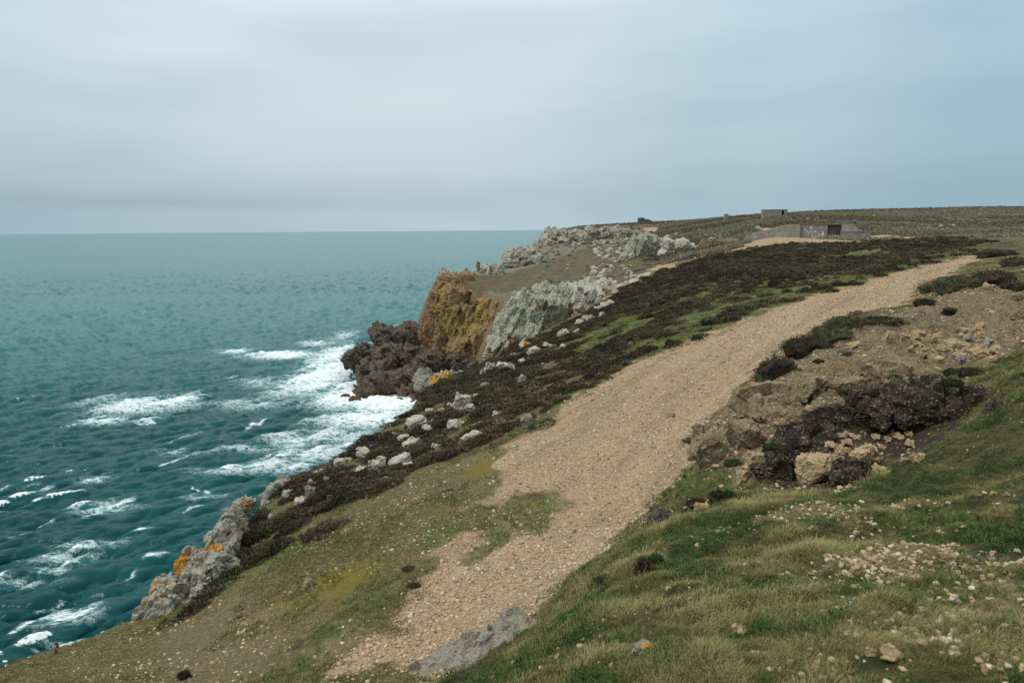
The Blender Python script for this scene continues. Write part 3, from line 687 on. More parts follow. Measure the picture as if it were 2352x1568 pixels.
    deep = mix_(t, attr(t, 'far_bright'), deep, (0.024, 0.140, 0.142))  # distant water painted lighter to brighten the far sea
    aer = thresh(t, math_(t, 'ADD', su, math_(t, 'MULTIPLY', cr, 0.12)), 0.1, 0.75)
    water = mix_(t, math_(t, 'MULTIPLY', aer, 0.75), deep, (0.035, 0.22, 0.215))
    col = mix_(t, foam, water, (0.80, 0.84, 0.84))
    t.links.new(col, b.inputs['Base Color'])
    rg = N(t, 'ShaderNodeMix'); rg.data_type = 'FLOAT'; t.links.new(foam, rg.inputs[0]); rg.inputs[2].default_value = 0.22; rg.inputs[3].default_value = 0.9
    t.links.new(rg.outputs[0], b.inputs['Roughness'])
    b.inputs['Specular IOR Level'].default_value = 0.2; b.inputs['IOR'].default_value = 1.33
    wv = math_(t, 'ADD', math_(t, 'MULTIPLY', noise(t, 0.9, 4, 0.6, vec=stretched(0.6, 1.3)), 1.0), math_(t, 'MULTIPLY', noise(t, 0.16, 3, 0.6, vec=stretched(0.5, 1.2)), 3.2))
    wv = math_(t, 'ADD', wv, math_(t, 'MULTIPLY', noise(t, 0.045, 3, 0.6, vec=stretched(0.5, 1.2)), 9.0))
    wv = math_(t, 'ADD', wv, math_(t, 'MULTIPLY', foam, 0.25))
    bump(t, b, wv, 0.4, 0.4)
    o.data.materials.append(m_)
    tag(o, kind='structure')
build_sea()
#@@OBJECTS@@
# ------------------------------------------------------------------ rock masses of the coast
def A(px_list, Y):
    """half sizes given in measuring px (width, height) and metres deep, at Y metres ahead"""
    w, d, h = px_list
    return (w * px(Y), d, h * px(Y))
def ch(u, v, Y, w, h, d, rot=(0, 0, 0), level=5, n=3.2):
    return (P(u, v, Y), A((w, d, h), Y), rot, level, n)

tag(rock('headland_cliff', [
    ch(1045, 785, 223, 60, 84, 9, (4, 10, 12), 6, 2.6), ch(1002, 765, 226, 36, 76, 7, (0, 12, -10), 6, 2.6), ch(1012, 800, 216, 15, 48, 4, (0, 8, 0), 5), ch(1062, 805, 213, 17, 58, 4, (0, 6, 10), 5), ch(1040, 745, 216, 14, 40, 4, (0, 10, 0), 5), ch(990, 830, 220, 22, 30, 5, (0, -10, 0), 5), ch(1092, 785, 219, 40, 84, 8, (5, -3, 20), 6), ch(1022, 692, 230, 34, 40, 6, (10, 24, 15), 5), ch(1056, 655, 233, 36, 25, 5, (6, -12, 10), 5),
    ch(1020, 662, 234, 16, 26, 4, (0, 26, 0), 5), ch(1078, 820, 213, 48, 55, 6, (0, 0, 15), 5), ch(1130, 740, 213, 34, 44, 7, (10, -10, 30), 5), ch(1120, 800, 212, 48, 62, 7, (0, 0, 10), 5), ch(1165, 745, 205, 30, 40, 6, (0, 0, 10), 5), ch(1082, 676, 227, 26, 14, 4, (6, -12, 20), 5), ch(1118, 702, 216, 28, 18, 4, (6, -14, 20), 5), ch(1150, 706, 208, 22, 12, 3, (0, -10, 10), 5), ch(1040, 700, 222, 30, 42, 6, (0, 10, 0), 5)],
    M['orange'], (4, 6, 20), (2.2, 2.4, 6), 1.4, 11, 0.38, 0.2,
    lich=[(P(1050, 745, 214), 8, .7), (P(1120, 705, 210), 9, .68), (P(1010, 690, 220), 7, .62), (P(1100, 770, 210), 7, .6), (P(1000, 760, 216), 5, .5), (P(1060, 800, 211), 6, .5)], cut=-2),
    "tall ochre and rust brown sea cliff with yellow lichen rising behind the dark reef", "cliff")
tag(rock('crest_rock', [ch(1128, 630, 246, 22, 20, 4, (0, 10, 20), 4), ch(1148, 640, 246, 16, 14, 3, (0, -20, 0), 4)], M['far'], (0, 10, 30), (2, 2, 6), 1.1, 12, 0.4, 0.15),
    "jagged grey rocks on the cliff crest beside the thin standing stone", "rock")
tag(rock('cliff_crest_rock', [ch(1035, 640, 238, 26, 15, 4, (0, 6, 0), 5), ch(1062, 634, 240, 18, 10, 3, (0, -8, 0), 4)], M['far'], (0, 8, 20), (1.8, 2, 5), 1.2, 13, 0.4, 0.15),
    "row of broken grey rock ribs along the top edge of the ochre cliff", "rock")
tag(rock('sea_reef', [
    ch(912, 800, 222, 52, 48, 7, (0, 12, 20), 6, 2.6), ch(925, 835, 210, 88, 42, 9, (-12, 10, 10), 6, 2.6), ch(828, 822, 213, 34, 30, 6, (0, -28, 0), 6, 2.6), ch(905, 878, 192, 84, 28, 7, (-8, -4, 0), 6, 2.6), ch(872, 850, 200, 48, 30, 7, (0, -14, 0), 5, 2.6),
    ch(985, 850, 204, 46, 40, 8, (-10, 14, 0), 6, 2.6), ch(875, 768, 226, 20, 20, 4, (0, 14, 30), 5), ch(950, 770, 230, 40, 26, 6, (0, 6, 0), 5), ch(840, 895, 186, 28, 18, 4, (0, -10, 0), 5, 2.6), ch(955, 893, 188, 40, 16, 5, (0, 0, 0), 5)],
    M['reef'], (8, -32, 25), (1.7, 3.2, 5.5), 1.3, 21, 0.4, 0.22, cut=-2.5), "dark brown wet reef with jagged ridges running out into white surf below the ochre cliff", "rock")
tag(rock('cove_rock', [ch(1058, 838, 206, 38, 24, 5, (0, -8, 0), 5, 2.6), ch(1085, 845, 204, 20, 16, 4, (0, 12, 0), 4)], M['reef'], (0, -15, 20), (2.4, 2.4, 3.5), 1.2, 22, 0.4, 0.2, cut=-2),
    "dark rounded rock in the shadowed cove between reef and ochre cliff", "rock")
for i, (u, v, w, h, lab) in enumerate([
        (812, 918, 15, 8, "larger pink brown rock awash at the near tip of the reef"), (792, 911, 9, 5, "low dark rock awash in foam at the outer tip of the reef"), (820, 902, 12, 7, "small dark rock breaking the surf against the reef's left end"),
        (956, 911, 20, 7, "low pink brown rock awash beside the pale lichen outcrop"), (968, 905, 13, 6, "small brown rock awash closest to the pale lichen outcrop"), (898, 914, 8, 3, "tiny dark rock in the foam below the reef's middle"),
        (832, 866, 16, 4, "row of low dark rocks awash in the reef's inlet"), (806, 868, 5, 3, "tiny black rock alone in the foam left of the reef's inlet"), (917, 917, 5, 3, "tiny black rock in open foam in front of the reef")]):
    c = SEA(u, v + h * 0.6); s = px(c[1])
    tag(rock('sea_rock', [(c + np.array([0, 1.0, h * s * 0.2]), (w * s, w * s * 0.7, h * s * 1.1), (0, 10 * (-1) ** i, 20 * i), 4, 2.4)], M['reef'], (0, 20, i * 30), (1.1, 1.1, 1.1), 0.6, 30 + i, 0.4, 0.1), lab, "rock", "rocks awash around the reef")

tag(rock('rock_rib', [
    ch(1190, 765, 100, 44, 78, 4.0, (0, 24, 12), 6), ch(1232, 742, 101, 34, 70, 3.5, (4, 20, 6), 6), ch(1146, 805, 97, 26, 44, 3.5, (0, 14, 0), 5), ch(1276, 715, 103, 30, 40, 3.5, (0, 12, 0), 5), ch(1162, 748, 104, 22, 52, 3, (0, 30, 0), 5),
    ch(1205, 700, 106, 26, 24, 3, (0, 22, 10), 5), ch(1250, 682, 109, 30, 22, 3, (0, -10, 0), 5), ch(1296, 690, 107, 22, 24, 3, (0, 15, 0), 5), ch(1215, 790, 96, 34, 40, 3, (0, 20, 0), 5), ch(1315, 672, 113, 26, 14, 3, (0, 0, 0), 5)],
    M['greenrock'], (6, 24, 15), (0.8, 1.6, 3.6), 0.85, 41, 0.36, 0.10, lich=[(P(1150, 820, 95), 2.8, .8), (P(1170, 795, 95), 1.8, .6)]),
    "steep grey green rib of slanting rock slabs above the heather slope", "rock")
tag(rock('rock_outcrop', [
    ch(1352, 690, 101, 34, 32, 3, (0, 14, 0), 5), ch(1385, 672, 104, 24, 26, 2.5, (0, 30, 0), 5), ch(1330, 668, 108, 30, 18, 3, (0, -6, 0), 5), ch(1372, 655, 112, 34, 12, 2.5, (0, 8, 0), 5), ch(1412, 668, 106, 20, 14, 2, (0, 36, 0), 4)],
    M['pale'], (5, 28, 10), (0.9, 1.2, 2.2), 0.55, 42, 0.36, 0.08), "pale broken outcrop with sandy gaps between the green rib and the dark heather", "rock")
for (u, v, w, h, Y, r, lab) in [(1444, 652, 30, 5, 108, 26, "long pale slab on the heather edge above the pale outcrop"), (1392, 702, 24, 5, 92, 26, "long pale slab lying on the heather edge below the pale outcrop"),
                           (1480, 634, 20, 4, 112, 22, "small pale slab in sand at the heather edge, highest of its line"), (1340, 742, 16, 4, 86, 30, "narrow pale slab on the heather edge beside the green rib")]:
    c = hit(u, v + h); s = px(c[1])
    tag(rock('flat_rock', [(c + np.array([0, 0.4, 0.1]), (w * s, 1.0, h * s * 1.5), (0, -r * 0.8, 0), 4)], M['pale'], (0, 20, 0), (0.9, 0.9, 0.6), 0.22, int(u), 0.4, 0.04), lab, "rock")
tag(rock('rock_stack', [ch(1195, 597, 287, 38, 26, 6, (0, -8, 0), 6), ch(1222, 606, 284, 30, 22, 6, (0, 10, 0), 5), ch(1180, 612, 284, 24, 20, 5, (0, 0, 0), 5)], M['far'], (10, -28, 20), (3.2, 3, 1.7), 1.2, 51, 0.4, 0.25),
    "rounded grey brown rock stack on the coast edge against the sea", "rock")
tag(rock('far_headland_rock', [ch(1278, 556, 342, 34, 30, 8, (0, 12, 0), 6, 2.4), ch(1256, 575, 338, 26, 34, 8, (0, 10, 0), 5, 2.4), ch(1300, 570, 338, 24, 24, 8, (0, 0, 0), 5)], M['far'], (0, 18, 20), (4, 3, 5), 1.6, 52, 0.4, 0.35),
    "peaked grey crag at the far end of the coast against the horizon", "rock")
tag(rock('far_rock_band', [ch(1330, 557, 335, 30, 22, 7, (0, 20, 0), 5), ch(1365, 548, 335, 32, 20, 7, (0, 14, 0), 5), ch(1402, 545, 332, 30, 17, 7, (0, 10, 0), 5), ch(1436, 541, 330, 28, 14, 6, (0, 10, 0), 5), ch(1345, 578, 322, 34, 14, 7, (0, 14, 0), 5),
    ch(1388, 570, 318, 26, 11, 6, (0, 14, 0), 5), ch(1310, 585, 318, 24, 12, 6, (0, 0, 0), 5), ch(1425, 560, 312, 20, 9, 5, (0, 10, 0), 5)], M['far'], (0, 30, 20), (3.2, 3, 3), 1.7, 53, 0.4, 0.3),
    "broad band of fractured grey rock below the ruined fort", "rock")
tag(rock('leaning_rock', [ch(1458, 580, 203, 24, 36, 4, (0, 24, 0), 6), ch(1482, 570, 206, 20, 34, 4, (0, 8, 0), 5), ch(1505, 574, 206, 14, 30, 4, (0, 4, 0), 5), ch(1436, 600, 200, 14, 18, 3, (0, 30, 0), 4)], M['greenrock'], (0, 22, 10), (1.2, 2.0, 5.5), 0.8, 54, 0.4, 0.15),
    "smooth pale green leaning rock face below the moor, left of the concrete bunker", "rock")
tag(rock('moor_rock', [ch(1535, 570, 200, 16, 20, 4, (0, 10, 0), 5), ch(1562, 566, 200, 14, 14, 4, (0, -10, 0), 4), ch(1590, 572, 196, 12, 12, 3, (0, 10, 0), 4), ch(1530, 590, 190, 18, 10, 3, (0, 10, 0), 4)], M['pale'], (0, 20, 0), (1.6, 1.6, 2.8), 0.9, 55, 0.4, 0.15),
    "cluster of pale rocks right of the leaning green rock face", "rock")
tag(rock('pink_rock', [ch(1634, 564, 172, 24, 14, 3, (0, 4, 0), 5), ch(1672, 560, 166, 18, 11, 3, (0, 0, 0), 5)], M['brown'], (0, 4, 0), (0.9, 1, 3.0), 0.5, 56, 0.4, 0.1),
    "low pinkish ribbed rock wall left of the concrete bunker", "rock")
tag(rock('lichen_outcrop', [ch(1008, 905, 53.5, 34, 44, 1.6, (0, 10, 10), 6), ch(1035, 885, 54, 32, 26, 1.5, (0, 18, 0), 5), ch(1062, 880, 55, 20, 14, 1.2, (0, 20, 0), 5), ch(988, 930, 52, 20, 34, 1.3, (0, 10, 0), 5), ch(1040, 912, 52, 16, 20, 1.0, (0, 20, 0), 5), ch(972, 884, 54, 8, 22, 0.8, (0, 24, 0), 4), ch(975, 965, 48, 24, 18, 1.0, (0, 10, 0), 5)],
    M['near'], (0, 25, 15), (0.9, 1.0, 1.6), 0.5, 61, 0.36, 0.06, lich=[(P(992, 868, 52), 0.95, 1.0), (P(1030, 861, 52.5), 0.8, .9)]), "pale outcrop with bright orange lichen on its top edge above the surf", "rock")
# crag on the near cliff edge, built of blocks that can be told apart
cr = bpy.data.objects.new('edge_crag', None); COL.objects.link(cr); cr.location = P(440, 1400, 18.6)
tag(cr, "grey crag with orange lichen along the near cliff edge left of the turf", "rock")
def crag_block(u, v, Y, w, h, d, rot, lich=0, lab=None, seed=0, mat='near', dark=False):
    c = P(u, v, Y); s = px(Y * 1.08)
    l = [(c + np.array([0, -0.3, 0.15]), max(w, h) * s * 1.3, lich)] if lich else ()
    o = rock('rock_block', [(c, (w * s, d, h * s), rot, 5, 3.0)], M[mat], (4, 24, 10), (0.34, 0.4, 0.8), 0.17, 70 + seed, 0.36, 0.022, lich=l)
    o.location = Vector(o.location) - cr.location; o.parent = cr
    if lab: o['label'] = lab
for i, a in enumerate([(352, 1398, 17.9, 24, 32, .4, (0, -10, 0)), (372, 1402, 17.6, 30, 16, .4, (0, 34, 0)), (392, 1366, 18.4, 34, 26, .5, (0, 26, 0), .95, "block crusted with orange lichen"), (370, 1350, 18.8, 22, 18, .4, (0, 20, 0), .7), (415, 1378, 18.0, 30, 14, .4, (0, 40, 0)),
        (433, 1298, 19.6, 13, 30, .35, (0, 6, 0), 1.0, "upright block covered in orange lichen"), (455, 1300, 19.6, 20, 26, .4, (0, 20, 0), .4), (462, 1330, 19.0, 40, 34, .5, (0, 36, 0)), (440, 1350, 18.6, 30, 22, .4, (0, 36, 0)), (487, 1320, 19.0, 22, 32, .4, (0, 34, 0)), (500, 1250, 20.6, 20, 50, .4, (0, 5, 0), .35),
        (517, 1215, 21.4, 17, 40, .35, (0, 6, 0)), (496, 1274, 20.0, 10, 32, .35, (0, 0, 0), .9, "narrow block streaked with orange lichen"), (520, 1276, 20.2, 16, 44, .35, (0, 12, 0)), (516, 1300, 19.6, 18, 26, .35, (0, 14, 0)), (534, 1240, 21.8, 15, 38, .35, (0, 18, 0)), (533, 1205, 22.4, 14, 26, .35, (0, 22, 0)),
        (548, 1182, 23.2, 17, 20, .4, (0, 20, 0), 1.1, "rounded block capped with orange lichen"), (565, 1164, 23.8, 15, 16, .4, (0, 10, 0), 1.1, "topmost block capped with orange lichen"), (556, 1205, 22.6, 10, 14, .3, (0, 10, 0)), (478, 1360, 18.3, 24, 12, .35, (0, 36, 0)), (528, 1312, 19.2, 10, 14, .3, (0, 0, 0))]):
    u, v, Y, w, h, d, rot = a[:7]; crag_block(u, v, Y, w, h, d, rot, *(a[7:9]), seed=i)
tag(rock('edge_rock', [ch(628, 1135, 27.4, 16, 18, .45, (0, 20, 0), 5), ch(646, 1118, 28.2, 14, 14, .4, (0, 10, 0), 5), ch(612, 1150, 26.6, 10, 12, .4, (0, 10, 0), 4)], M['near'], (0, 20, 0), (.35, .4, .6), 0.16, 97, 0.4, 0.02),
    "small grey brown rock pile on the cliff edge above the orange lichen crag", "rock")

# ------------------------------------------------------------------ single boulders
NOB = 0
CLEAR = []
def boulder(u, vb, w, h, label, mat='pale', rot=0, lich=0, name='boulder', cell=None, flat=None, group=None, sink=0.25, level=4, deep=None, n=2.9, cat='rock'):
    """A boulder whose foot is at (u, vb); w, h measured in px."""
    global NOB; NOB += 1
    g = hit(u, vb, fn=height); s = np.dot(g - CAM, _f) / FPX
    if mat in ('pale', 'near', 'greenrock') and g[1] > 14: h = h * 0.82; sink += 0.08
    W2, H2 = w * s / 2, h * s / 2
    D2 = deep * s / 2 if deep else W2 * 0.8
    if mat in ('tan', 'brown') and n == 2.9: n = 4.2; cell = cell or (max(W2, H2) * 1.35,) * 3
    c = g + np.array([0, D2 * 0.6, H2 * (1 - sink * (0.2 if g[1] < 9 else 1.0))])
    if g[1] < 14: CLEAR.append((c[0], c[1], max(W2, D2)))
    cell = cell or (max(W2, H2) * 0.95,) * 3
    l = [(c + np.array([W2 * 0.3, -D2 * 0.6, H2 * 0.6]), max(W2, H2) * 1.0, lich)] if lich else ()
    o = rock(name, [(c, (W2, D2, H2 * 1.1), (8, rot, (NOB * 37) % 50 - 25), level, n)], M[mat], (0, rot, NOB * 20), cell, min(W2, H2) * 0.22, 100 + NOB, 0.4, min(W2, H2) * 0.03, lich=l)
    return tag(o, label, cat, group)
for a in [
    (866, 1082, 36, 36, "rounded grey boulder leftmost of the row on the heather slope"), (915, 1076, 54, 32, "long white boulder lying aslant in the middle of the heather slope", 'pale', -28), (946, 1034, 40, 32, "angular white boulder above the long aslant one on the heather", 'pale', -24),
    (929, 1020, 26, 28, "grey boulder on the skyline side of the angular white one"), (938, 1080, 22, 24, "small grey boulder at the lower right of the long aslant one"), (959, 985, 44, 38, "large grey and pink boulder on the cliff edge below the lichen outcrop"),
    (1045, 984, 34, 24, "blocky grey boulder half sunk in heather near the green strip"), (1083, 1018, 58, 16, "low pale boulder stretched out in the heather beside the green strip", 'pale', -18), (778, 1070, 26, 22, "pale boulder with a pink face alone on the cliff skyline"),
    (711, 1144, 18, 40, "upright grey rock standing like a tooth in the near heather", 'near', 10), (712, 1110, 11, 14, "small pale stone above the upright tooth rock in the near heather"), (749, 1112, 10, 20, "small dark upright stone right of the tooth rock", 'brown'),
    (1062, 945, 38, 54, "tall whitish boulder leaning on the slope below the lichen outcrop", 'pale', 20), (1080, 944, 20, 24, "small pale boulder tucked right of the tall whitish one"), (1211, 980, 26, 38, "upright grey green boulder at the edge of heather and gravel path", 'greenrock', 8),
    (1198, 880, 16, 26, "slim pale rock standing in the middle of the heather", 'pale', 20), (1126, 852, 22, 26, "white boulder on the heather skyline below the green rib", 'pale', 20), (1108, 862, 14, 16, "small white boulder left of the skyline boulder", 'pale', 15),
    (1097, 872, 9, 8, "tiny white stone among heather above the lichen outcrop"), (1180, 820, 16, 10, "small flat white stone on the heather near the green rib", 'pale', -10), (1207, 801, 26, 18, "white boulder with orange lichen at the foot of the green rib", 'pale', 10, 0.9),
    (1387, 728, 22, 11, "pale boulder with an orange lichen corner alone in the heather", 'pale', 0, 1.0), (1344, 804, 14, 10, "small yellowish stone on the green strip amid heather", 'tan'), (556, 1285, 14, 16, "small grey stone beside the orange lichen crag", 'near'),
    (1246, 838, 6, 6, "tiny pale stone in heather right of the slim rock"), (708, 1352, 30, 13, "flat dark stone in the mossy turf", 'brown'), (770, 1120, 12, 10, "small pink stone in the near heather", 'brown'), (760, 1152, 14, 14, "small pink brown stone in the lower near heather", 'brown'), 
    (1010, 1010, 22, 10, "low grey stone in heather left of the blocky boulder"), (885, 1104, 14, 9, "small low stone in heather below the white boulder row"), (985, 950, 16, 16, "grey stone at the right foot of the lichen outcrop"), (590, 1248, 18, 14, "brown stone among heather behind the lichen crag", 'brown'), (620, 1190, 12, 10, "small pale stone near the cliff edge above the lichen crag"),
    # hollow right of the path
    (1874, 1108, 72, 58, "big tan block boulder under the dark peat bank", 'tan', 6), (1930, 1060, 22, 24, "small tan boulder behind the big block under the peat", 'tan', 20), (1994, 1066, 46, 40, "speckled tan boulder lying aslant in dark peat", 'tan', -30), (1968, 1086, 16, 28, "rust brown upright rock between peat clods", 'brown', 14), (2022, 1086, 26, 16, "low tan boulder where the peat meets the near grass", 'tan'),
    (2112, 1060, 30, 12, "flat orange tan rock at the edge of the near grass under the peat cave", 'tan'), (2080, 1064, 20, 8, "thin tan stone left of the flat rock below the peat cave", 'tan'), (1736, 1080, 36, 44, "cracked tan rock at the left end of the peat bank", 'tan', 10), (1709, 1104, 30, 22, "squarish orange tan block lowest at the left end of the peat bank", 'tan'), (1754, 1092, 16, 20, "small tan block against the left end of the peat bank", 'tan'),
    (1740, 1092, 18, 16, "small tan block in front of the cracked tan rock", 'tan', 20),
    (1636, 1068, 96, 66, "dark weathered slab rock leaning beside the gravel path", 'brown', 24), (1708, 1026, 96, 46, "dark layered rock behind the leaning slab rock", 'brown', 14), (1782, 966, 120, 56, "large earth crusted rock on the upper side of the hollow", 'brown', -6), (1836, 968, 44, 36, "angular brown rock at the right end of the earth crusted rock", 'brown', -20), (1915, 962, 36, 34, "brown fractured rock on the back slope of the hollow", 'brown'),
    (1752, 968, 50, 12, "thin dark slab under the earth crusted rock", 'brown', 6), (1870, 908, 60, 34, "low earthy rock above the fractured brown rock", 'brown'), (2050, 880, 110, 30, "large earthy mound of rock below the yellow rock bars", 'brown', 8), (1960, 905, 60, 40, "earthy rock between the hollow and the yellow bars", 'brown'),
    (2044, 786, 20, 22, "upright orange tan block left of the yellow rock bars", 'tan', 10), (2112, 778, 26, 18, "pale angular boulder above the yellow rock bars", 'tan', 20), (2138, 784, 20, 14, "grey brown boulder right of the pale angular one above the bars", 'tan'), (2158, 775, 20, 9, "flat pale stone on the gravel above the broken slabs", 'tan', -20),
    (1964, 798, 26, 9, "flat tan stone on the purple brown soil below the heather ledge", 'tan', -10), (2274, 662, 20, 9, "tan stone on the gravel under the upper right heather", 'tan'), (2345, 690, 30, 12, "brown stones heap at the right edge on the upper gravel", 'brown'), (2340, 730, 26, 10, "brown flat stone at the right edge above the broken slabs", 'brown'), 
    (1862, 945, 18, 12, "thin pointed slab stone beside the angular brown rock", 'tan', 30), (1973, 722, 16, 9, "round reddish stone on the far side of the gravel path", 'brown'), (1957, 722, 10, 7, "small reddish stone beside the round reddish one", 'brown'), (1540, 960, 18, 12, "largest pale stone in the middle of the gravel path", 'tan'),
    # near bank
    (1995, 1297, 28, 17, "pale wedge stone in the near grass left of the pebble patch", 'tan'), (1969, 1320, 18, 21, "round tan stone below the pale wedge stone", 'tan'), (1969, 1229, 13, 9, "small bright white stone on the near grass", 'pale'), (1698, 1460, 32, 19, "cream coloured flat stone in the near grass", 'tan', -10), (1481, 1500, 40, 20, "grey stone with orange lichen spots in the near grass", 'slab', 0, 0.8),
    (1880, 1535, 14, 18, "upright pale stone near the bottom edge in the grass", 'tan'), (2054, 1517, 42, 19, "wide tan stone near the bottom edge on the green turf", 'tan'), (2002, 1506, 21, 16, "round reddish stone left of the wide tan one", 'tan'), (2105, 1337, 26, 18, "tan stone on the left rim of the pebble patch", 'tan'), (2184, 1291, 31, 17, "wide tan stone in the pebble patch", 'tan'), (2281, 1290, 13, 9, "blue grey stone in the pebble patch", 'slab'),
    (2123, 1412, 21, 11, "flat cream stone in grass below the pebble patch", 'tan'), (1857, 1367, 21, 13, "pinkish tan stone in the middle of the near grass", 'tan'), (1840, 1356, 14, 10, "smaller pinkish stone left of the pinkish tan one", 'tan'), (1892, 1417, 19, 10, "oval pale stone below the pinkish pair in the near grass", 'tan'), (1614, 1169, 34, 10, "flat yellowish slab stone at the crest of the near bank", 'tan', -4), 
    (1954, 1440, 14, 16, "small upright white stone in the near grass", 'pale'), (1935, 1300, 10, 8, "tiny pale stone left of the pale wedge stone", 'tan')]:
    boulder(*a, level=5 if max(a[2], a[3]) > 44 else 4)

tag(rock('flat_rock', [(hit(1010, 1555, fn=height) + np.array([0.05, 0.2, -0.2]), (1.0, 0.6, 0.17), (6, -14, 38), 6, 2.6)], M['slab'], (10, -14, 38), (0.35, 0.3, 0.2), 0.05, 181, 0.36, 0.015), "rough grey lichen speckled slab beside the path at the bottom edge", "rock")
tag(rock('flat_rock', [(hit(1150, 1490, fn=height) + np.array([0.0, 0.25, -0.15]), (0.5, 0.3, 0.17), (6, -18, 40), 5, 3.4)], M['slab'], (10, -18, 40), (0.5, 0.4, 0.3), 0.05, 182, 0.36, 0.012), "smaller grey slab above the rough one where bank meets path", "rock")

# bedrock broken into slabs, each slab a part
def outcrop(name, label, at, items, mat, Yfix=None):
    e = bpy.data.objects.new(name, None); COL.objects.link(e); g0 = hit(*at, fn=height); e.location = g0
    tag(e, label, "rock")
    for i, (u, v, L, Hh, ang, lift) in enumerate(items):
        g = hit(u, v, fn=height); s = np.dot(g - CAM, _f) / FPX
        c = g + np.array([0, 0.05, lift * s])
        o = rock('slab', [(c, (L * s / 2, max(0.10, Hh * s * 0.75), Hh * s / 2), (0, ang, (i * 31) % 30 - 15), 4, 6.0)], M[mat if not isinstance(mat, list) else mat[i % len(mat)]], (0, ang, (i * 31) % 30 - 15), (L * s * 0.6, 0.35, Hh * s * 0.9), Hh * s * 0.10, 300 + i, 0.45, 0.003)
        o.location = Vector(o.location) - e.location; o.parent = e
outcrop('rock_bar', "line of yellow tan rock bars running diagonally down the soil slope", (2120, 815),
        [(2083, 777, 30, 9, 22, 2), (2105, 789, 20, 9, 28, 2), (2122, 799, 16, 8, 32, 2), (2130, 807, 12, 8, 32, 3), (2152, 820, 40, 13, 33, 3), (2164, 834, 32, 11, 34, 2), (2114, 780, 20, 5, 32, 2), (2140, 812, 14, 6, 34, 5)], 'tan')
outcrop('rock_bar', "short greyish rock bars left of the yellow ones", (2110, 820), [(2100, 808, 26, 9, 30, 2), (2130, 822, 24, 8, 32, 1), (2118, 818, 8, 9, 20, 2), (2098, 796, 14, 6, 30, 1)], ['tan', 'brown'])
outcrop('broken_outcrop', "broken heap of pale cracked bedrock slabs right of the yellow bars", (2215, 830),
        [(2253, 753, 16, 9, -10, 4), (2206, 760, 15, 6, -5, 2), (2221, 765, 22, 10, -12, 4), (2246, 763, 22, 9, -8, 4), (2235, 771, 24, 11, 6, 3), (2254, 774, 17, 10, 8, 3), (2212, 775, 17, 8, 12, 3), (2229, 783, 26, 10, 14, 4), (2198, 800, 40, 22, -8, 6), (2178, 789, 14, 7, 6, 3), (2191, 785, 10, 5, 0, 2), (2176, 810, 27, 14, 14, 4),
         (2205, 816, 24, 9, -10, 2), (2217, 830, 34, 14, 8, 2), (2253, 820, 36, 20, -18, 5), (2275, 828, 22, 10, -10, 2), (2270, 787, 7, 14, 58, 4), (2282, 794, 6, 14, 60, 4), (2290, 802, 6, 13, 62, 4), (2264, 798, 14, 10, 40, 4), (2280, 812, 16, 7, 36, 3), (2243, 800, 20, 8, 20, 3), (2168, 822, 22, 8, 30, 2), (2230, 808, 14, 8, -30, 2)], ['tan', 'slab', 'tan'])
outcrop('thin_slab_stack', "two thin tan slabs stacked on the peat above the big block boulder", (1925, 1040), [(1918, 1034, 40, 6, 14, 8), (1940, 1038, 34, 8, 6, 4), (1930, 1042, 22, 5, 30, 2), (1948, 1024, 22, 6, 10, 6)], 'tan')
outcrop('embedded_stones', "row of tan stones sticking out of the dark peat below its overhang", (2010, 1040), [(2016, 1008, 13, 13, 20, 3), (2044, 1012, 14, 8, 10, 2), (2072, 1008, 14, 8, 0, 2), (1966, 1006, 20, 6, 8, 3), (2056, 1002, 10, 9, 30, 3), (2092, 1000, 10, 12, 30, 3), (2094, 1024, 16, 12, 10, 2), (1940, 1004, 16, 7, -6, 3), (2030, 1030, 12, 6, 0, 2), (1795, 1080, 9, 14, 20, 2), (1800, 1096, 12, 7, 0, 1), (1786, 1072, 8, 8, 0, 2)], 'tan')

# cut peat bank with an overhanging lip
pk = lambda u, v, Y, w, h, d, r=(0, 0, 0), lv=5: (P(u, v, Y), A((w, d, h), Y * 1.08), r, lv, 2.5)
tag(rock('peat_bank', [pk(1800, 1078, 11.3, 40, 46, .45, (0, 4, 0)), pk(1850, 1030, 12.4, 60, 30, .6, (0, -12, 0)), pk(1930, 990, 13.0, 70, 32, .6, (0, -14, 0)), pk(2020, 938, 12.4, 58, 26, .8, (0, -8, 0)), pk(2100, 922, 12.0, 74, 26, .85, (0, -4, 0)), pk(2178, 922, 11.6, 60, 28, .8, (0, -6, 0)), pk(2080, 965, 13.4, 110, 40, .3, (0, -6, 0)), pk(2175, 962, 12.7, 60, 40, .3, (0, -10, 0)), pk(2215, 955, 11.6, 20, 44, .5, (0, -10, 0)), pk(2120, 955, 12.3, 12, 36, .4), pk(2240, 945, 11.2, 44, 38, .5, (0, -20, 0)),
    pk(1966, 1102, 10.6, 30, 24, .3, (0, 10, 0)), pk(1952, 1122, 10.1, 22, 18, .25), pk(2025, 1060, 11.6, 40, 16, .3)],
    M['peat'], (0, 0, 0), (0.42, 0.42, 0.55), 0.13, 201, 0.4, 0.035), "dark crumbling peat bank with a hollowed overhang above tan boulders", "bank")

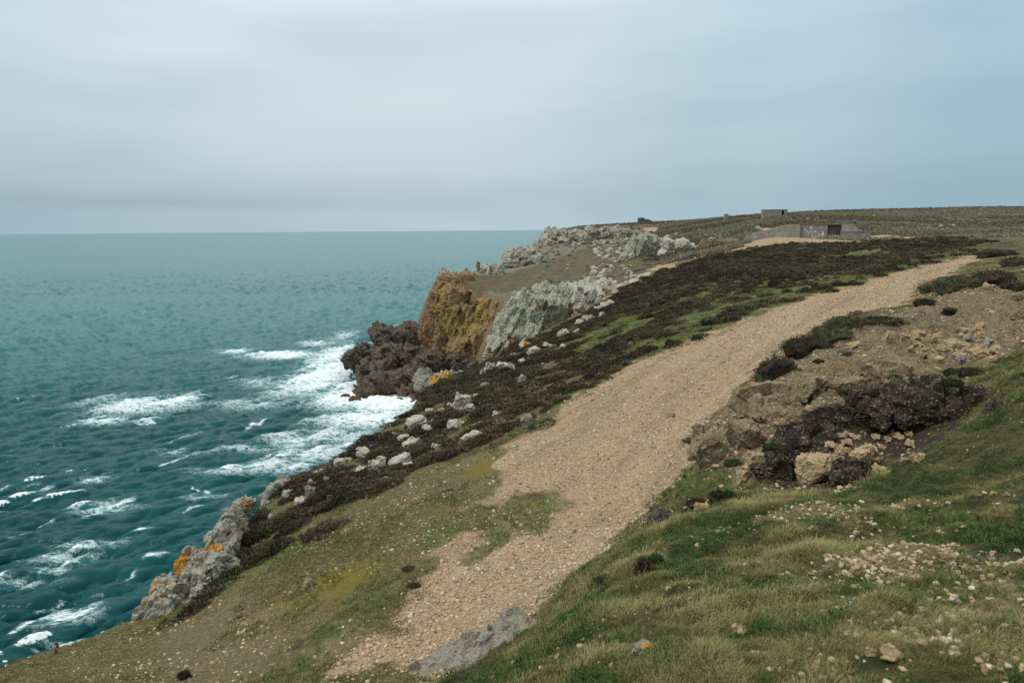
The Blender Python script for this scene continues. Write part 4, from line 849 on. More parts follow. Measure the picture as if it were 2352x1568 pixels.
# ------------------------------------------------------------------ buildings
M['concrete'] = None
def concrete_material(name, base, dark, paint=0.0, lich=True):
    m_, t, b = newmat(name)
    g = N(t, 'ShaderNodeTexCoord', name='TC'); vec = g.outputs['Object']
    n1 = noise(t, 0.8, 5, 0.6, vec=vec); n2 = noise(t, 5, 4, 0.6, vec=vec)
    mpn = N(t, 'ShaderNodeMapping'); mpn.inputs['Scale'].default_value = (2.2, 2.2, 0.35); t.links.new(vec, mpn.inputs[0]); n3 = noise(t, 1.3, 4, 0.6, vec=mpn.outputs[0])
    c = mix_(t, thresh(t, n1, 0.35, 0.7), base, tuple(v * 0.72 for v in base))
    c = mix_(t, math_(t, 'MULTIPLY', thresh(t, n3, 0.5, 0.72), 0.75), c, dark)
    c = mix_(t, thresh(t, n2, 0.62, 0.75), c, dark)
    if paint:
        mp3 = N(t, 'ShaderNodeMapping'); mp3.inputs['Scale'].default_value = (1.3, 1.3, 0.8); mp3.inputs['Rotation'].default_value = (0.2, 0.7, 0.3); t.links.new(vec, mp3.inputs[0])
        p1 = noise(t, 0.75, 5, 0.7, vec=mp3.outputs[0]); p2 = noise(t, 2.6, 3, 0.6, vec=mp3.outputs[0])
        pf = thresh(t, math_(t, 'ADD', math_(t, 'MULTIPLY', p1, 0.55), math_(t, 'MULTIPLY', p2, 0.45)), 0.60 - paint, 0.625 - paint)
        c = mix_(t, pf, c, (0.72, 0.73, 0.72))
    t.links.new(c, b.inputs['Base Color']); bump(t, b, n2, 0.4, 0.05)
    return m_
M['concrete'] = concrete_material('weathered_concrete', (0.34, 0.305, 0.24), (0.15, 0.155, 0.13))
M['painted'] = concrete_material('concrete_with_flaking_white_paint', (0.27, 0.25, 0.21), (0.14, 0.12, 0.10), 0.015)
M['ramp'] = concrete_material('concrete_with_little_flaking_paint', (0.34, 0.305, 0.245), (0.18, 0.155, 0.12), 0.0)
M['block'] = concrete_material('brownish_concrete', (0.30, 0.265, 0.215), (0.18, 0.16, 0.13))
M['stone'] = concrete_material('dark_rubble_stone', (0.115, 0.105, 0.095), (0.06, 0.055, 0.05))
M['orange_lichen'] = rock_material('orange_lichen_crust', (0.50, 0.24, 0.03), (0.42, 0.22, 0.05), (0.2, 0.13, 0.06), (0.35, 0.2, 0.06))
def flat_mat(name, col, rough=0.9):
    m_, t, b = newmat(name)
    c = mix_(t, thresh(t, noise(t, 6, 4, 0.6), 0.35, 0.7), col, tuple(v * 0.75 for v in col)); t.links.new(c, b.inputs['Base Color']); b.inputs['Roughness'].default_value = rough
    return m_
M['white'] = flat_mat('white_flaking_paint', (0.74, 0.75, 0.74))
def prism(name, outline, y0, y1, mat, parent, bevel=0.06, yfun=None):
    """Outline in the X-Z plane carried from y0 to y1."""
    bm = bmesh.new()
    fr = [bm.verts.new((x, y0 + (yfun(x, z) if yfun else 0), z)) for x, z in outline]; bk = [bm.verts.new((x, y1, z)) for x, z in outline]
    bm.faces.new(fr); bm.faces.new(bk[::-1])
    for i in range(len(outline)):
        j = (i + 1) % len(outline); bm.faces.new((fr[j], fr[i], bk[i], bk[j]))
    bmesh.ops.recalc_face_normals(bm, faces=bm.faces[:])
    if bevel: bmesh.ops.bevel(bm, geom=bm.edges[:], offset=bevel, segments=2, affect='EDGES', clamp_overlap=True)
    me = bpy.data.meshes.new(name); bm.to_mesh(me); bm.free(); me.materials.append(M[mat])
    o = bpy.data.objects.new(name, me); COL.objects.link(o); o.parent = parent
    return o
def box(name, x0, x1, y0, y1, z0, z1, mat, parent, bevel=0.03):
    return prism(name, [(x0, z0), (x1, z0), (x1, z1), (x0, z1)], y0, y1, mat, parent, bevel)
def house(name, label, cat, loc, rz=0):
    e = bpy.data.objects.new(name, None); COL.objects.link(e); e.location = loc; e.rotation_euler.z = math.radians(rz)
    return tag(e, label, cat)
loc = P(1849, 554, 150); bk = house('bunker', "low concrete gun bunker with flaking white paint and a dark recess on the moor", "bunker", loc)
bk.rotation_euler.z = -math.atan2(loc[0], loc[1]) * 0.85
# ramped left flank, roofed middle, recess, right flank and wing
prism('left_flank', [(-13.1, -1.5), (-0.95, -1.5), (-0.95, 3.6), (-3.4, 3.58), (-5.3, 3.15), (-8.2, 2.35), (-11.9, 1.5), (-12.9, 0.4)], -0.55, 9.5, 'ramp', bk, 0.25)
prism('front_wall', [(-0.95, -1.5), (4.35, -1.5), (4.35, 3.56), (-0.95, 3.56)], 0.0, 9.4, 'painted', bk, 0.04)
box('recess_back', 4.35, 7.0, 1.9, 9.3, -1.5, 3.4, 'painted', bk, 0)
box('recess_sill', 4.36, 6.95, -0.05, 2.62, -1.5, 1.32, 'painted', bk, 0.05)
box('recess_lintel', 4.34, 6.97, 0.05, 9.2, 3.4, 3.58, 'concrete', bk, 0.03)
prism('right_flank', [(6.98, -1.5), (11.6, -1.5), (11.6, 1.9), (8.8, 3.58), (6.98, 3.6)], -0.25, 9.45, 'concrete', bk, 0.15)
box('wing_wall', 6.95, 12.7, -0.9, 1.5, -1.5, 1.95, 'painted', bk, 0.05)
box('wing_coping', 6.9, 12.8, -0.98, 1.58, 1.95, 2.08, 'concrete', bk, 0.02)
box('step', 5.2, 8.8, -2.2, -0.9, -1.5, 0.35, 'concrete', bk, 0.05)
box('roof_slab', -3.3, 8.75, -0.15, 9.3, 3.6, 3.72, 'concrete', bk, 0.04)
r_ = np.random.default_rng(5)
def flake(x, z, w, h, y, seed):
    """A patch of white paint left on the wall."""
    r = np.random.default_rng(seed); k = 9; a = np.linspace(0, 2 * np.pi, k, endpoint=False)
    rad = r.uniform(0.45, 1.1, k); tl = r.uniform(-0.7, 0.7)
    pts = [(x + w * rad[i] * math.cos(a[i]) + tl * h * rad[i] * math.sin(a[i]), z + h * rad[i] * math.sin(a[i])) for i in range(k)]
    prism('paint_flake', pts, y - 0.012, y + 0.02, 'white', bk, 0)
for i, (cx, cz, w, h) in enumerate([(1215, 460, 10, 24), (1240, 490, 14, 14), (1310, 455, 14, 8), (1345, 490, 16, 20), (1366, 490, 10, 26), (1425, 430, 8, 12), (1465, 495, 10, 28), (1478, 530, 8, 40), (1320, 550, 30, 8), (1310, 562, 14, 12), (1165, 520, 8, 10), (1230, 520, 8, 8), (1290, 520, 10, 8), (1400, 540, 14, 8)]):
    flake((cx - 1220) * .01402, (640 - cz) * .01402, w * .009, h * .009, -0.01, 500 + i)
for i, (cx, cz, w, h) in enumerate([(660, 530, 40, 10), (720, 530, 34, 8), (450, 580, 40, 8), (480, 570, 16, 24), (365, 560, 12, 14), (505, 575, 14, 10), (990, 440, 16, 8), (905, 490, 10, 16), (550, 540, 12, 8)]):
    flake((cx - 1220) * .01402, (640 - cz) * .01402, w * .009, h * .009, -0.56, 530 + i)
for i, (cx, cz, w, h) in enumerate([(1640, 550, 10, 20), (1665, 565, 16, 22), (1690, 580, 14, 22), (1720, 560, 6, 20), (1840, 545, 8, 8), (1600, 545, 26, 6)]):
    flake((cx - 1220) * .01402, (640 - cz) * .01402, w * .009, h * .009, -0.06 if cx < 1700 else -0.91, 560 + i)
for (x0, x1, z) in [(3.9, 4.6, 3.72), (6.4, 7.0, 3.72), (-11.8, -11.2, 1.62)]:
    box('lichen_crust', x0, x1, -0.17 if z > 2 else -0.5, 0.5, z - 0.02, z + 0.05, 'orange_lichen', bk, 0)

loc = P(1780, 498.5, 238); bh = house('blockhouse', "plain rectangular concrete blockhouse on the skyline behind the bunker", "building", loc, -14)
s = px(238) * 1.02
box('wall', -26 * s, 13.5 * s, 0, 5.5, -1.5, 15.3 * s, 'block', bh, 0.02)
box('roof', -26.6 * s, 14 * s, -0.12, 5.7, 15.3 * s, 16.4 * s, 'block', bh, 0.02)
box('side_wall', 18.5 * s, 25.5 * s, 0.25, 5.2, -1.5, 15.2 * s, 'block', bh, 0.02)
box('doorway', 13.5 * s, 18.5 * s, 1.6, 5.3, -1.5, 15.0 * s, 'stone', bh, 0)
box('side_roof', 14 * s, 26 * s, 0.1, 5.4, 15.2 * s, 16.3 * s, 'block', bh, 0.02)
box('lintel', 13.6 * s, 18.4 * s, 0.4, 1.6, 13.2 * s, 15.15 * s, 'block', bh, 0)
loc = P(1669, 500, 300); hp = house('concrete_hut', "tiny dark concrete hut on the skyline left of the blockhouse", "hut", loc)
box('wall', -0.75, 0.75, 0, 1.5, -1.0, 1.35, 'block', hp, 0.02); box('roof', -0.82, 0.82, -0.08, 1.6, 1.35, 1.5, 'stone', hp, 0.01)
loc = P(1484, 512.5, 448); ru = house('ruined_fort', "ruined stone tower with a low gabled wing on the far skyline", "ruin", loc, 0)
s = .0139
prism('tower', [(-4.9, -1.5), (-0.6, -1.5), (-0.95, 3.2), (-1.4, 3.45), (-2.5, 3.6), (-2.9, 3.45), (-4.75, 3.4)], 0, 4.0, 'stone', ru, 0.06)
prism('gabled_wing', [(-1.0, -1.5), (5.3, -1.5), (5.3, 0.95), (4.6, 1.15), (1.3, 2.6), (-0.8, 2.2)], 0.6, 5.5, 'stone', ru, 0.06)
wn = prism('window', [(0.5 + .35 * math.cos(a), 0.95 + .45 * math.sin(a)) for a in np.linspace(0, 2 * np.pi, 10, endpoint=False)], 0.5, 0.7, 'peat', ru, 0)
prism('broken_wall', [(-6.2, -1.5), (-3.0, -1.5), (-2.0, -0.2), (-3.4, 1.1), (-4.8, 0.9), (-6.0, 0.1)], -1.6, -0.8, 'stone', ru, 0.05)
prism('front_wall', [(-2.4, -1.5), (0.9, -1.5), (0.9, 0.2), (0.0, 0.9), (-1.0, 0.5), (-2.4, 0.8)], -1.2, -0.4, 'stone', ru, 0.05)
loc = P(1099, 618, 234); 
st = rock('standing_stone', [(loc + np.array([0, 0, 0.9]), (0.52, 0.5, 1.7), (0, 3, 10), 4, 5.0)], M['brown'], (0, 3, 10), (1.2, 1.2, 0.7), 0.14, 211, 0.4, 0.03); tag(st, "thin upright stone pillar standing on the crest of the ochre cliff", "standing stone")
st = rock('pointed_stone', [(P(1067, 621, 240), (0.7, 0.5, 0.9), (0, 20, 10), 3, 2.2)], M['far'], (0, 3, 10), (0.9, 0.9, 0.7), 0.3, 212, 0.4, 0.03); tag(st, "small pointed stone on the cliff crest left of the standing stone", "rock")
g = hit(131, 1500, fn=height); s = np.dot(g - CAM, _f) / FPX
tag(rock('fence_post', [(g + np.array([0, 0, 0.12]), (0.022, 0.02, 0.2), (0, 6, 0), 3, 4)], M['brown'], (0, 0, 0), (.1, .1, .1), 0.006, 213), "short weathered post stump at the cliff edge near the lower left corner", "post")

# pale rocks scattered over the far slopes
k = 0
for (u, v) in [(655, 1140), (690, 1120), (735, 1095), (800, 1060), (830, 1050), (860, 1030), (905, 1000), (980, 990), (1000, 970), (1020, 950), (1030, 935), (1095, 915), (1110, 890), (1140, 880), (1155, 850), (1170, 850), (1200, 835), (1230, 815), (1260, 800), (1290, 775), (1320, 765), (1350, 740), (1300, 800), (1000, 1030), (880, 1085), (830, 1090), (690, 1160), (610, 1215), (1120, 985), (1150, 960)]:
    w = RNG.uniform(9, 24)
    boulder(u + RNG.uniform(-6, 6), v, w * 1.3, w * RNG.uniform(0.6, 1.1), "pale rock breaking through the dark heather of the seaward slope", 'pale' if k % 3 else 'near', RNG.uniform(-30, 30), group="pale rocks breaking through the heather", level=4 if w > 16 else 3); k += 1
for (u0, u1, v0, v1, nn, lab, grp, sz, mt) in [(1360, 1455, 570, 645, 52, "pale rock lying on the grassy far slope", "pale rocks on the grassy far slope", (3, 11), 'pale'), (1300, 1390, 590, 655, 14, "small pale rock scattered across the green bowl", "pale rocks in the green bowl", (2, 7), 'far'),
        (2062, 2220, 519, 528, 26, "white rock in the bare patch on the far moor", "white rocks on the far moor", (2, 6), 'pale'), (1520, 1690, 530, 565, 14, "grey rock in the heather of the far moor", "grey rocks in the far moor heather", (2, 6), 'far'), (1560, 1700, 565, 600, 8, "pale stone on the sandy moor edge", "pale stones on the sandy moor edge", (2, 6), 'pale')]:
    for j in range(nn):
        u, v = RNG.uniform(u0, u1), RNG.uniform(v0, v1); w = RNG.uniform(*sz)
        boulder(u, v, w * 1.6, w * RNG.uniform(0.6, 1.1), lab, mt, RNG.uniform(-25, 25), group=grp, level=3, name='rock'); k += 1

# ------------------------------------------------------------------ small plants one can point at
def veg_material(name, c0, c1, c2, tip=None):
    """Leaf colours vary per clump (tint) and per leaf (lf); tips differ from stems (h)."""
    m_, t, b = newmat(name)
    lf = attr(t, 'lf'); hh = attr(t, 'h'); ti = attr(t, 'tint', 'INSTANCER')
    c = ramp(t, math_(t, 'ADD', math_(t, 'MULTIPLY', lf, 0.55), math_(t, 'MULTIPLY', ti, 0.45)), [(0.1, c0), (0.5, c1), (0.95, c2)], 'LINEAR')
    if tip: c = mix_(t, math_(t, 'MULTIPLY', hh, math_(t, 'ADD', math_(t, 'MULTIPLY', lf, 0.5), math_(t, 'MULTIPLY', ti, 0.5))), c, tip)
    t.links.new(c, b.inputs['Base Color'])
    b.inputs['Roughness'].default_value = 0.8
    return m_
M['bush_dark'] = veg_material('dark_heather_leaf', (0.034, 0.028, 0.014), (0.078, 0.066, 0.032), (0.15, 0.13, 0.06))
M['bush_grey'] = veg_material('grey_brown_heather_leaf', (0.10, 0.08, 0.07), (0.18, 0.15, 0.13), (0.27, 0.24, 0.21))
M['bush_green'] = veg_material('green_cushion_leaf', (0.028, 0.048, 0.014), (0.055, 0.085, 0.024), (0.10, 0.13, 0.042))
M['bush_olive'] = veg_material('olive_heather_leaf', (0.055, 0.055, 0.027), (0.11, 0.105, 0.05), (0.19, 0.17, 0.085))
def sprig_mesh(name, mat, n, w, d, h, leaf, seed, flat=0.0, link=False, strands=2):
    """A dome of short leafy sprigs: w, d, h half extents in metres."""
    r = np.random.default_rng(seed)
    ph = r.uniform(0, 2 * np.pi, n); zz = r.uniform(-0.1, 1, n) ** 0.8 if False else r.uniform(0.0, 1, n)
    rr = np.sqrt(1 - zz ** 2); dirv = np.stack([rr * np.cos(ph), rr * np.sin(ph), zz], 1)
    lumpy = 0.8 + 0.35 * vnoise3(dirv * 2.2 + seed * 3.1, seed)
    base = dirv * np.array([w, d, h]) * (lumpy * r.uniform(0.72, 1.0, n))[:, None]
    out = dirv * np.array([1, 1, 1.3]) + r.normal(0, 0.5, (n, 3)); out /= np.linalg.norm(out, axis=1)[:, None]
    out[:, 2] = np.abs(out[:, 2]) * 0.8 + 0.1
    side = np.cross(out, r.normal(0, 1, (n, 3))); side /= np.linalg.norm(side, axis=1)[:, None]
    L = leaf * r.uniform(0.6, 1.4, n)[:, None]
    a = base - side * L * 0.22; b_ = base + side * L * 0.22; c = base + out * L
    v = np.stack([a, b_, c], 1).reshape(-1, 3); f = np.arange(3 * n).reshape(-1, 3)
    lf = np.repeat(r.uniform(0, 1, n), 3); hh = np.tile([0, 0, 1.0], n)
    o = mesh_obj(name, v, f, M[mat], link=link)
    vattr(o, 'lf', lf); vattr(o, 'h', hh)
    return o
NB = 0
def bush(u, vb, w, h, label, mat, cat='bush', name='bush', leafpx=4.5, group=None):
    global NB; NB += 1
    if mat in ('bush_dark', 'bush_olive') and w > 45: w, h = w * 1.2, h * 0.72
    g = hit(u, vb, fn=height)
    if 'peat' in label and u < 2260: g = P(u, vb - (20 if u > 1960 else 4), np.interp(u, [1775, 1850, 1930, 2010, 2090, 2170, 2240], [11.0, 12.1, 12.6, 12.2, 11.9, 11.5, 11.1]))
    s = np.dot(g - CAM, _f) / FPX
    W2, H = w * s / 2, h * s
    leaf = max(leafpx * s, 0.02)
    n = int(min(12000, max(700, 9.0 * W2 * (H + W2 * 0.6) / leaf ** 2)))
    o = sprig_mesh(name, mat, n, W2, W2 * 0.7, H * 0.95, leaf, 700 + NB, link=True)
    if cat == 'plant': H = H * 0.65; o.scale = (1, 1, 0.65)
    core = rock('stems', [((0, 0, 0), (W2 * 0.82, W2 * 0.56, H * 0.74), (0, 0, 0), 3, 2.0)], M[mat], (0, 0, 0), (W2 * .5,) * 3, min(W2, H) * 0.15, NB, parent=o, origin=(0, 0, 0))
    vattr(core, 'lf', np.full(len(core.data.vertices), 0.1)); vattr(core, 'h', np.zeros(len(core.data.vertices)))
    o.location = g + np.array([0, W2 * 0.5, -0.03 * H]); o.rotation_euler.z = NB * 0.7
    o.rotation_euler.z = 0
    return tag(o, label, cat, group)
for a in [(1520, 1208, 62, 44, "round grey brown heather cushion on the crest of the near bank", 'bush_grey'), (1498, 1212, 26, 20, "small grey heather cushion at the left of the round crest one", 'bush_grey'), (1604, 1166, 46, 26, "brown heather tuft on the path side of the near bank", 'bush_dark'), (1676, 1144, 34, 26, "green cushion plant at the crest above the hollow", 'bush_green', 'plant'), (1586, 1184, 42, 20, "low green cushion below the brown heather tuft", 'bush_green', 'plant'), (1650, 1150, 40, 26, "dark heather clump left of the green crest cushion", 'bush_dark'),
          (1478, 1326, 42, 56, "dark brown heather bush on the face of the near bank", 'bush_dark'), (1508, 1294, 38, 36, "green cushion growing against the dark bush on the bank face", 'bush_green', 'plant'), (1392, 1340, 56, 20, "flat green cushion on the left flank of the near bank", 'bush_green', 'plant'), (1400, 1400, 40, 16, "small flat green cushion near the dry twig", 'bush_green', 'plant'),
          (2122, 926, 48, 34, "round blue green cushion on top of the peat bank", 'bush_green', 'plant'), (2098, 898, 36, 22, "smaller green cushion behind the round blue green one", 'bush_green', 'plant'), (2152, 884, 48, 24, "grey heather cushion at the foot of the grass slope", 'bush_grey'), (2238, 964, 40, 30, "grey heather cushion on the right shoulder of the peat bank", 'bush_grey'), (2296, 938, 50, 22, "grey cushion in the grass right of the peat bank", 'bush_grey'), (2070, 925, 40, 22, "dark heather tuft on top of the peat bank", 'bush_dark'), (2020, 935, 36, 22, "brown heather tuft on the left lip of the peat overhang", 'bush_dark'),
          (2200, 905, 44, 22, "green cushion behind the right shoulder of the peat bank", 'bush_green', 'plant'), (1828, 1036, 24, 18, "small green cushion on the left end of the peat bank", 'bush_green', 'plant'), (1822, 1020, 36, 28, "grey heather cushion on the left end of the peat bank", 'bush_grey'), (1838, 1046, 24, 16, "small grey cushion in front of the left peat cushions", 'bush_grey'), (1775, 1036, 46, 22, "green grassy cap at the very left end of the peat bank", 'bush_green', 'plant'), (1880, 1000, 36, 20, "dark tuft in the middle of the peat bank's top", 'bush_dark'), (1930, 975, 40, 16, "low green cushion midway along the peat bank", 'bush_green', 'plant'),
          (1796, 862, 92, 64, "dark round heather bush on the edge between path and hollow", 'bush_dark'), (1770, 880, 60, 40, "olive heather bush below the dark round bush at the path edge", 'bush_olive'), (1740, 905, 50, 24, "low olive tuft trailing below the bushes at the path edge", 'bush_olive'), (1868, 806, 110, 46, "dark heather clump at the left end of the ledge above the soil slope", 'bush_dark'), (1930, 780, 100, 40, "olive heather clump in the middle of the soil ledge", 'bush_olive'), (1960, 752, 90, 36, "grassy heather clump above the middle of the soil ledge", 'bush_olive'), (2040, 748, 100, 28, "dark heather clump at the right end of the soil ledge", 'bush_dark'), (1900, 765, 50, 24, "dry grassy clump at the path side of the soil ledge", 'bush_olive'),
          (2133, 700, 48, 18, "isolated dark heather clump on the upper gravel", 'bush_dark'), (2190, 722, 40, 14, "low brown heather clump right of the isolated dark one", 'bush_dark'), (2304, 652, 100, 44, "dark heather clump on the upper right bank", 'bush_dark'), (2228, 660, 120, 34, "olive grassy clump on the upper right bank", 'bush_olive'), (2160, 668, 70, 20, "low olive clump at the left end of the upper right bank", 'bush_olive'), (2340, 668, 60, 36, "dark heather clump at the right edge of the upper bank", 'bush_dark'), (2310, 588, 90, 18, "dark heather clump where the path meets the skyline slope", 'bush_dark'), (2345, 610, 60, 30, "olive heather clump at the right edge above the upper bank", 'bush_olive'),
          (1783, 660, 36, 18, "small dark bush on the green turf strip", 'bush_dark'), (1650, 744, 70, 18, "flat dark bush at the edge of turf strip and path", 'bush_dark'), (1720, 715, 90, 16, "long low brown heather along the path's far edge", 'bush_olive'), (1950, 816, 50, 12, "low green tuft on the purple soil", 'bush_olive', 'plant'), (1885, 834, 30, 12, "small olive tuft on the soil below the ledge", 'bush_olive', 'plant'), (2060, 880, 50, 34, "leafy green plant below the yellow rock bars", 'bush_green', 'plant'),
          (420, 1560, 30, 18, "dark heather tuft at the bottom edge in the left turf", 'bush_dark'), (950, 1350, 30, 14, "green tuft on the path's left edge", 'bush_olive', 'plant'), (938, 1312, 36, 14, "green cushion further up the path's left edge", 'bush_olive', 'plant'),
          (1690, 1070, 50, 20, "green tuft at the foot of the leaning slab rock", 'bush_green', 'plant'), (1600, 1018, 50, 16, "olive tuft on the path side of the leaning slab rock", 'bush_olive', 'plant'), (1660, 1000, 40, 14, "low olive tuft behind the leaning slab rock", 'bush_olive', 'plant'), (2240, 862, 60, 22, "dark cushion on the grass below the broken slabs", 'bush_dark'), (2190, 860, 40, 20, "blue green cushion below the broken slabs", 'bush_green', 'plant')]:
    u, v, w, h, lab, mt = a[:6]; bush(u, v, w, h, lab, mt, a[6] if len(a) > 6 else 'bush', 'heather_bush' if mt in ('bush_dark', 'bush_grey', 'bush_olive') else 'cushion_plant')

# dry twig
tw = bmesh.new()
def limb(bm, p, q, r0, r1):
    d = (Vector(q) - Vector(p)); L = d.length
    rr = bmesh.ops.create_cone(bm, cap_ends=True, segments=6, radius1=r0, radius2=r1, depth=L)
    mt = Matrix.Translation((Vector(p) + Vector(q)) / 2) @ d.to_track_quat('Z', 'Y').to_matrix().to_4x4()
    bmesh.ops.transform(bm, matrix=mt, verts=rr['verts'])
for p, q, a, b_ in [((0, 0, -.02), (.01, 0, .16), .005, .003), ((.01, 0, .16), (-.02, 0, .27), .003, .0012), ((0, 0, .01), (-.06, .01, .06), .004, .003), ((-.06, .01, .06), (-.15, .0, .05), .003, .0012), ((-.06, .01, .06), (-.09, .02, .13), .002, .001), ((0, 0, .02), (.05, .01, .07), .003, .001), ((.01, 0, .1), (.05, 0, .17), .002, .001)]:
    limb(tw, p, q, a, b_)
me = bpy.data.meshes.new('dry_twig'); tw.to_mesh(me); tw.free(); M['twig'] = flat_mat('bleached_twig', (0.33, 0.28, 0.22)); me.materials.append(M['twig'])
o = bpy.data.objects.new('dry_twig', me); COL.objects.link(o); o.location = hit(1338, 1425, fn=height); tag(o, "bare bleached twig sticking up from the near bank", "twig")

# ------------------------------------------------------------------ loose stones: the larger ones singly
STONE = []
def stone_mesh(seed, level=2):
    v, f = ico(level); r = np.random.default_rng(seed)
    p = v * (np.array([1, 0.8, 0.55]) * r.uniform(0.8, 1.15, 3))
    for k in range(9):                                   # chip flat faces off
        n = r.normal(size=3); n /= np.linalg.norm(n); dd = r.uniform(0.42, 0.72)
        e = np.maximum(p @ n - dd, 0); p = p - e[:, None] * n
    return p, f
M['stone_tan'] = None
def stone_material(name, cols):
    m_, t, b = newmat(name)
    oi = N(t, 'ShaderNodeObjectInfo'); ti = attr(t, 'tint', 'INSTANCER')
    rnd = math_(t, 'FRACT', math_(t, 'ADD', oi.outputs['Random'], ti))
    c = ramp(t, rnd, cols, 'LINEAR')
    c = mix_(t, thresh(t, noise(t, 60, 3, 0.6), 0.45, 0.7), c, mix_(t, 0.5, c, (0.12, 0.075, 0.045)))
    t.links.new(c, b.inputs['Base Color'])
    return m_
M['stone_tan'] = stone_material('tan_gravel_stone', [(0.0, (0.24, 0.155, 0.080)), (0.25, (0.41, 0.285, 0.16)), (0.5, (0.49, 0.36, 0.215)), (0.75, (0.56, 0.43, 0.275)), (0.93, (0.64, 0.54, 0.40)), (1.0, (0.25, 0.22, 0.19))])
for i in range(8):
    p, f = stone_mesh(i); o = mesh_obj('loose_stone', p, f, M['stone_tan'], link=False); STONE.append(o.data); bpy.data.objects.remove(o)
def loose(zone_name, n, umin, umax, vmin, vmax, size, label, group):
    got = 0; tries = 0
    while got < n and tries < n * 12:
        tries += 1
        u, v = RNG.uniform(umin, umax), vmin + (vmax - vmin) * RNG.uniform(0, 1) ** 0.8
        g = hit(u, v); w = zone(zone_name, g[:1], g[1:2])[0]
        if w < 0.6: continue
        g[2] = height(g[:1], g[1:2])[0]
        s = np.dot(g - CAM, _f) / FPX
        o = bpy.data.objects.new('loose_stone', STONE[RNG.integers(8)]); COL.objects.link(o)
        r = size[0] + (size[1] - size[0]) * RNG.uniform(0, 1) ** 2.2
        r = r * (0.6 + 0.4 * s / 0.012) if s > 0.012 else r
        o.scale = (r, r * RNG.uniform(0.7, 1.1), r * RNG.uniform(0.7, 1.2)); o.location = g + np.array([0, 0, r * 0.22]); o.rotation_euler = (RNG.uniform(-.3, .3), RNG.uniform(-.3, .3), RNG.uniform(0, 6.28))
        tag(o, label, 'stone', group); got += 1
loose('path', 150, 760, 2200, 600, 1560, (0.03, 0.085), "loose angular tan stone lying on the gravel path", "loose stones on the gravel path")
loose('pebble', 60, 1700, 2352, 1170, 1568, (0.012, 0.035), "loose pale stone in the pebble patch on the near grass", "loose stones in the pebble patch")
loose('soil', 85, 1600, 2352, 650, 1120, (0.04, 0.15), "loose tan stone on the eroded soil slope", "loose stones on the soil slope")

# ------------------------------------------------------------------ stuff nobody could count
def scatter(name, protos, x, y, z, scale, tint, label, rot=None, tilt=0.15, mat=None):
    n = len(x)
    me = bpy.data.meshes.new(name); me.vertices.add(n); me.vertices.foreach_set('co', np.stack([x, y, z], 1).astype(np.float32).ravel()); me.update()
    o = bpy.data.objects.new(name, me); COL.objects.link(o)
    rz = RNG.uniform(0, 2 * np.pi, n) if rot is None else rot
    ro = np.stack([RNG.normal(0, tilt, n), RNG.normal(0, tilt, n), rz], 1)
    sc = np.asarray(scale, float); sc = np.repeat(sc[:, None], 3, 1) if sc.ndim == 1 else sc
    vattr(o, 'rot', ro, 'FLOAT_VECTOR'); vattr(o, 'scl', sc, 'FLOAT_VECTOR'); vattr(o, 'tint', tint); vattr(o, 'pid', RNG.integers(0, len(protos), n), 'INT')
    ng = bpy.data.node_groups.new(name + '_scatter', 'GeometryNodeTree')
    ng.interface.new_socket('Geometry', in_out='INPUT', socket_type='NodeSocketGeometry'); ng.interface.new_socket('Geometry', in_out='OUTPUT', socket_type='NodeSocketGeometry')
    gi = ng.nodes.new('NodeGroupInput'); go = ng.nodes.new('NodeGroupOutput'); ip = ng.nodes.new('GeometryNodeInstanceOnPoints'); mp_ = ng.nodes.new('GeometryNodeMeshToPoints')
    ng.links.new(gi.outputs[0], mp_.inputs[0]); ng.links.new(mp_.outputs[0], ip.inputs['Points'])
    jn = ng.nodes.new('GeometryNodeJoinGeometry')
    for p in reversed(protos):
        oi = ng.nodes.new('GeometryNodeObjectInfo'); oi.inputs[0].default_value = p; oi.inputs['As Instance'].default_value = False; oi.transform_space = 'ORIGINAL'
        gti = ng.nodes.new('GeometryNodeGeometryToInstance'); ng.links.new(oi.outputs['Geometry'], gti.inputs[0]); ng.links.new(gti.outputs[0], jn.inputs[0])
    ng.links.new(jn.outputs[0], ip.inputs['Instance']); ip.inputs['Pick Instance'].default_value = True
    for nm, sock, ty in (('pid', 'Instance Index', 'INT'), ('rot', 'Rotation', 'FLOAT_VECTOR'), ('scl', 'Scale', 'FLOAT_VECTOR')):
        a = ng.nodes.new('GeometryNodeInputNamedAttribute'); a.data_type = ty; a.inputs[0].default_value = nm
        ng.links.new(a.outputs[0], ip.inputs[sock])
    ng.links.new(ip.outputs[0], go.inputs[0])
    md = o.modifiers.new('scatter', 'NODES'); md.node_group = ng
    tag(o, label, kind='stuff')
    return o
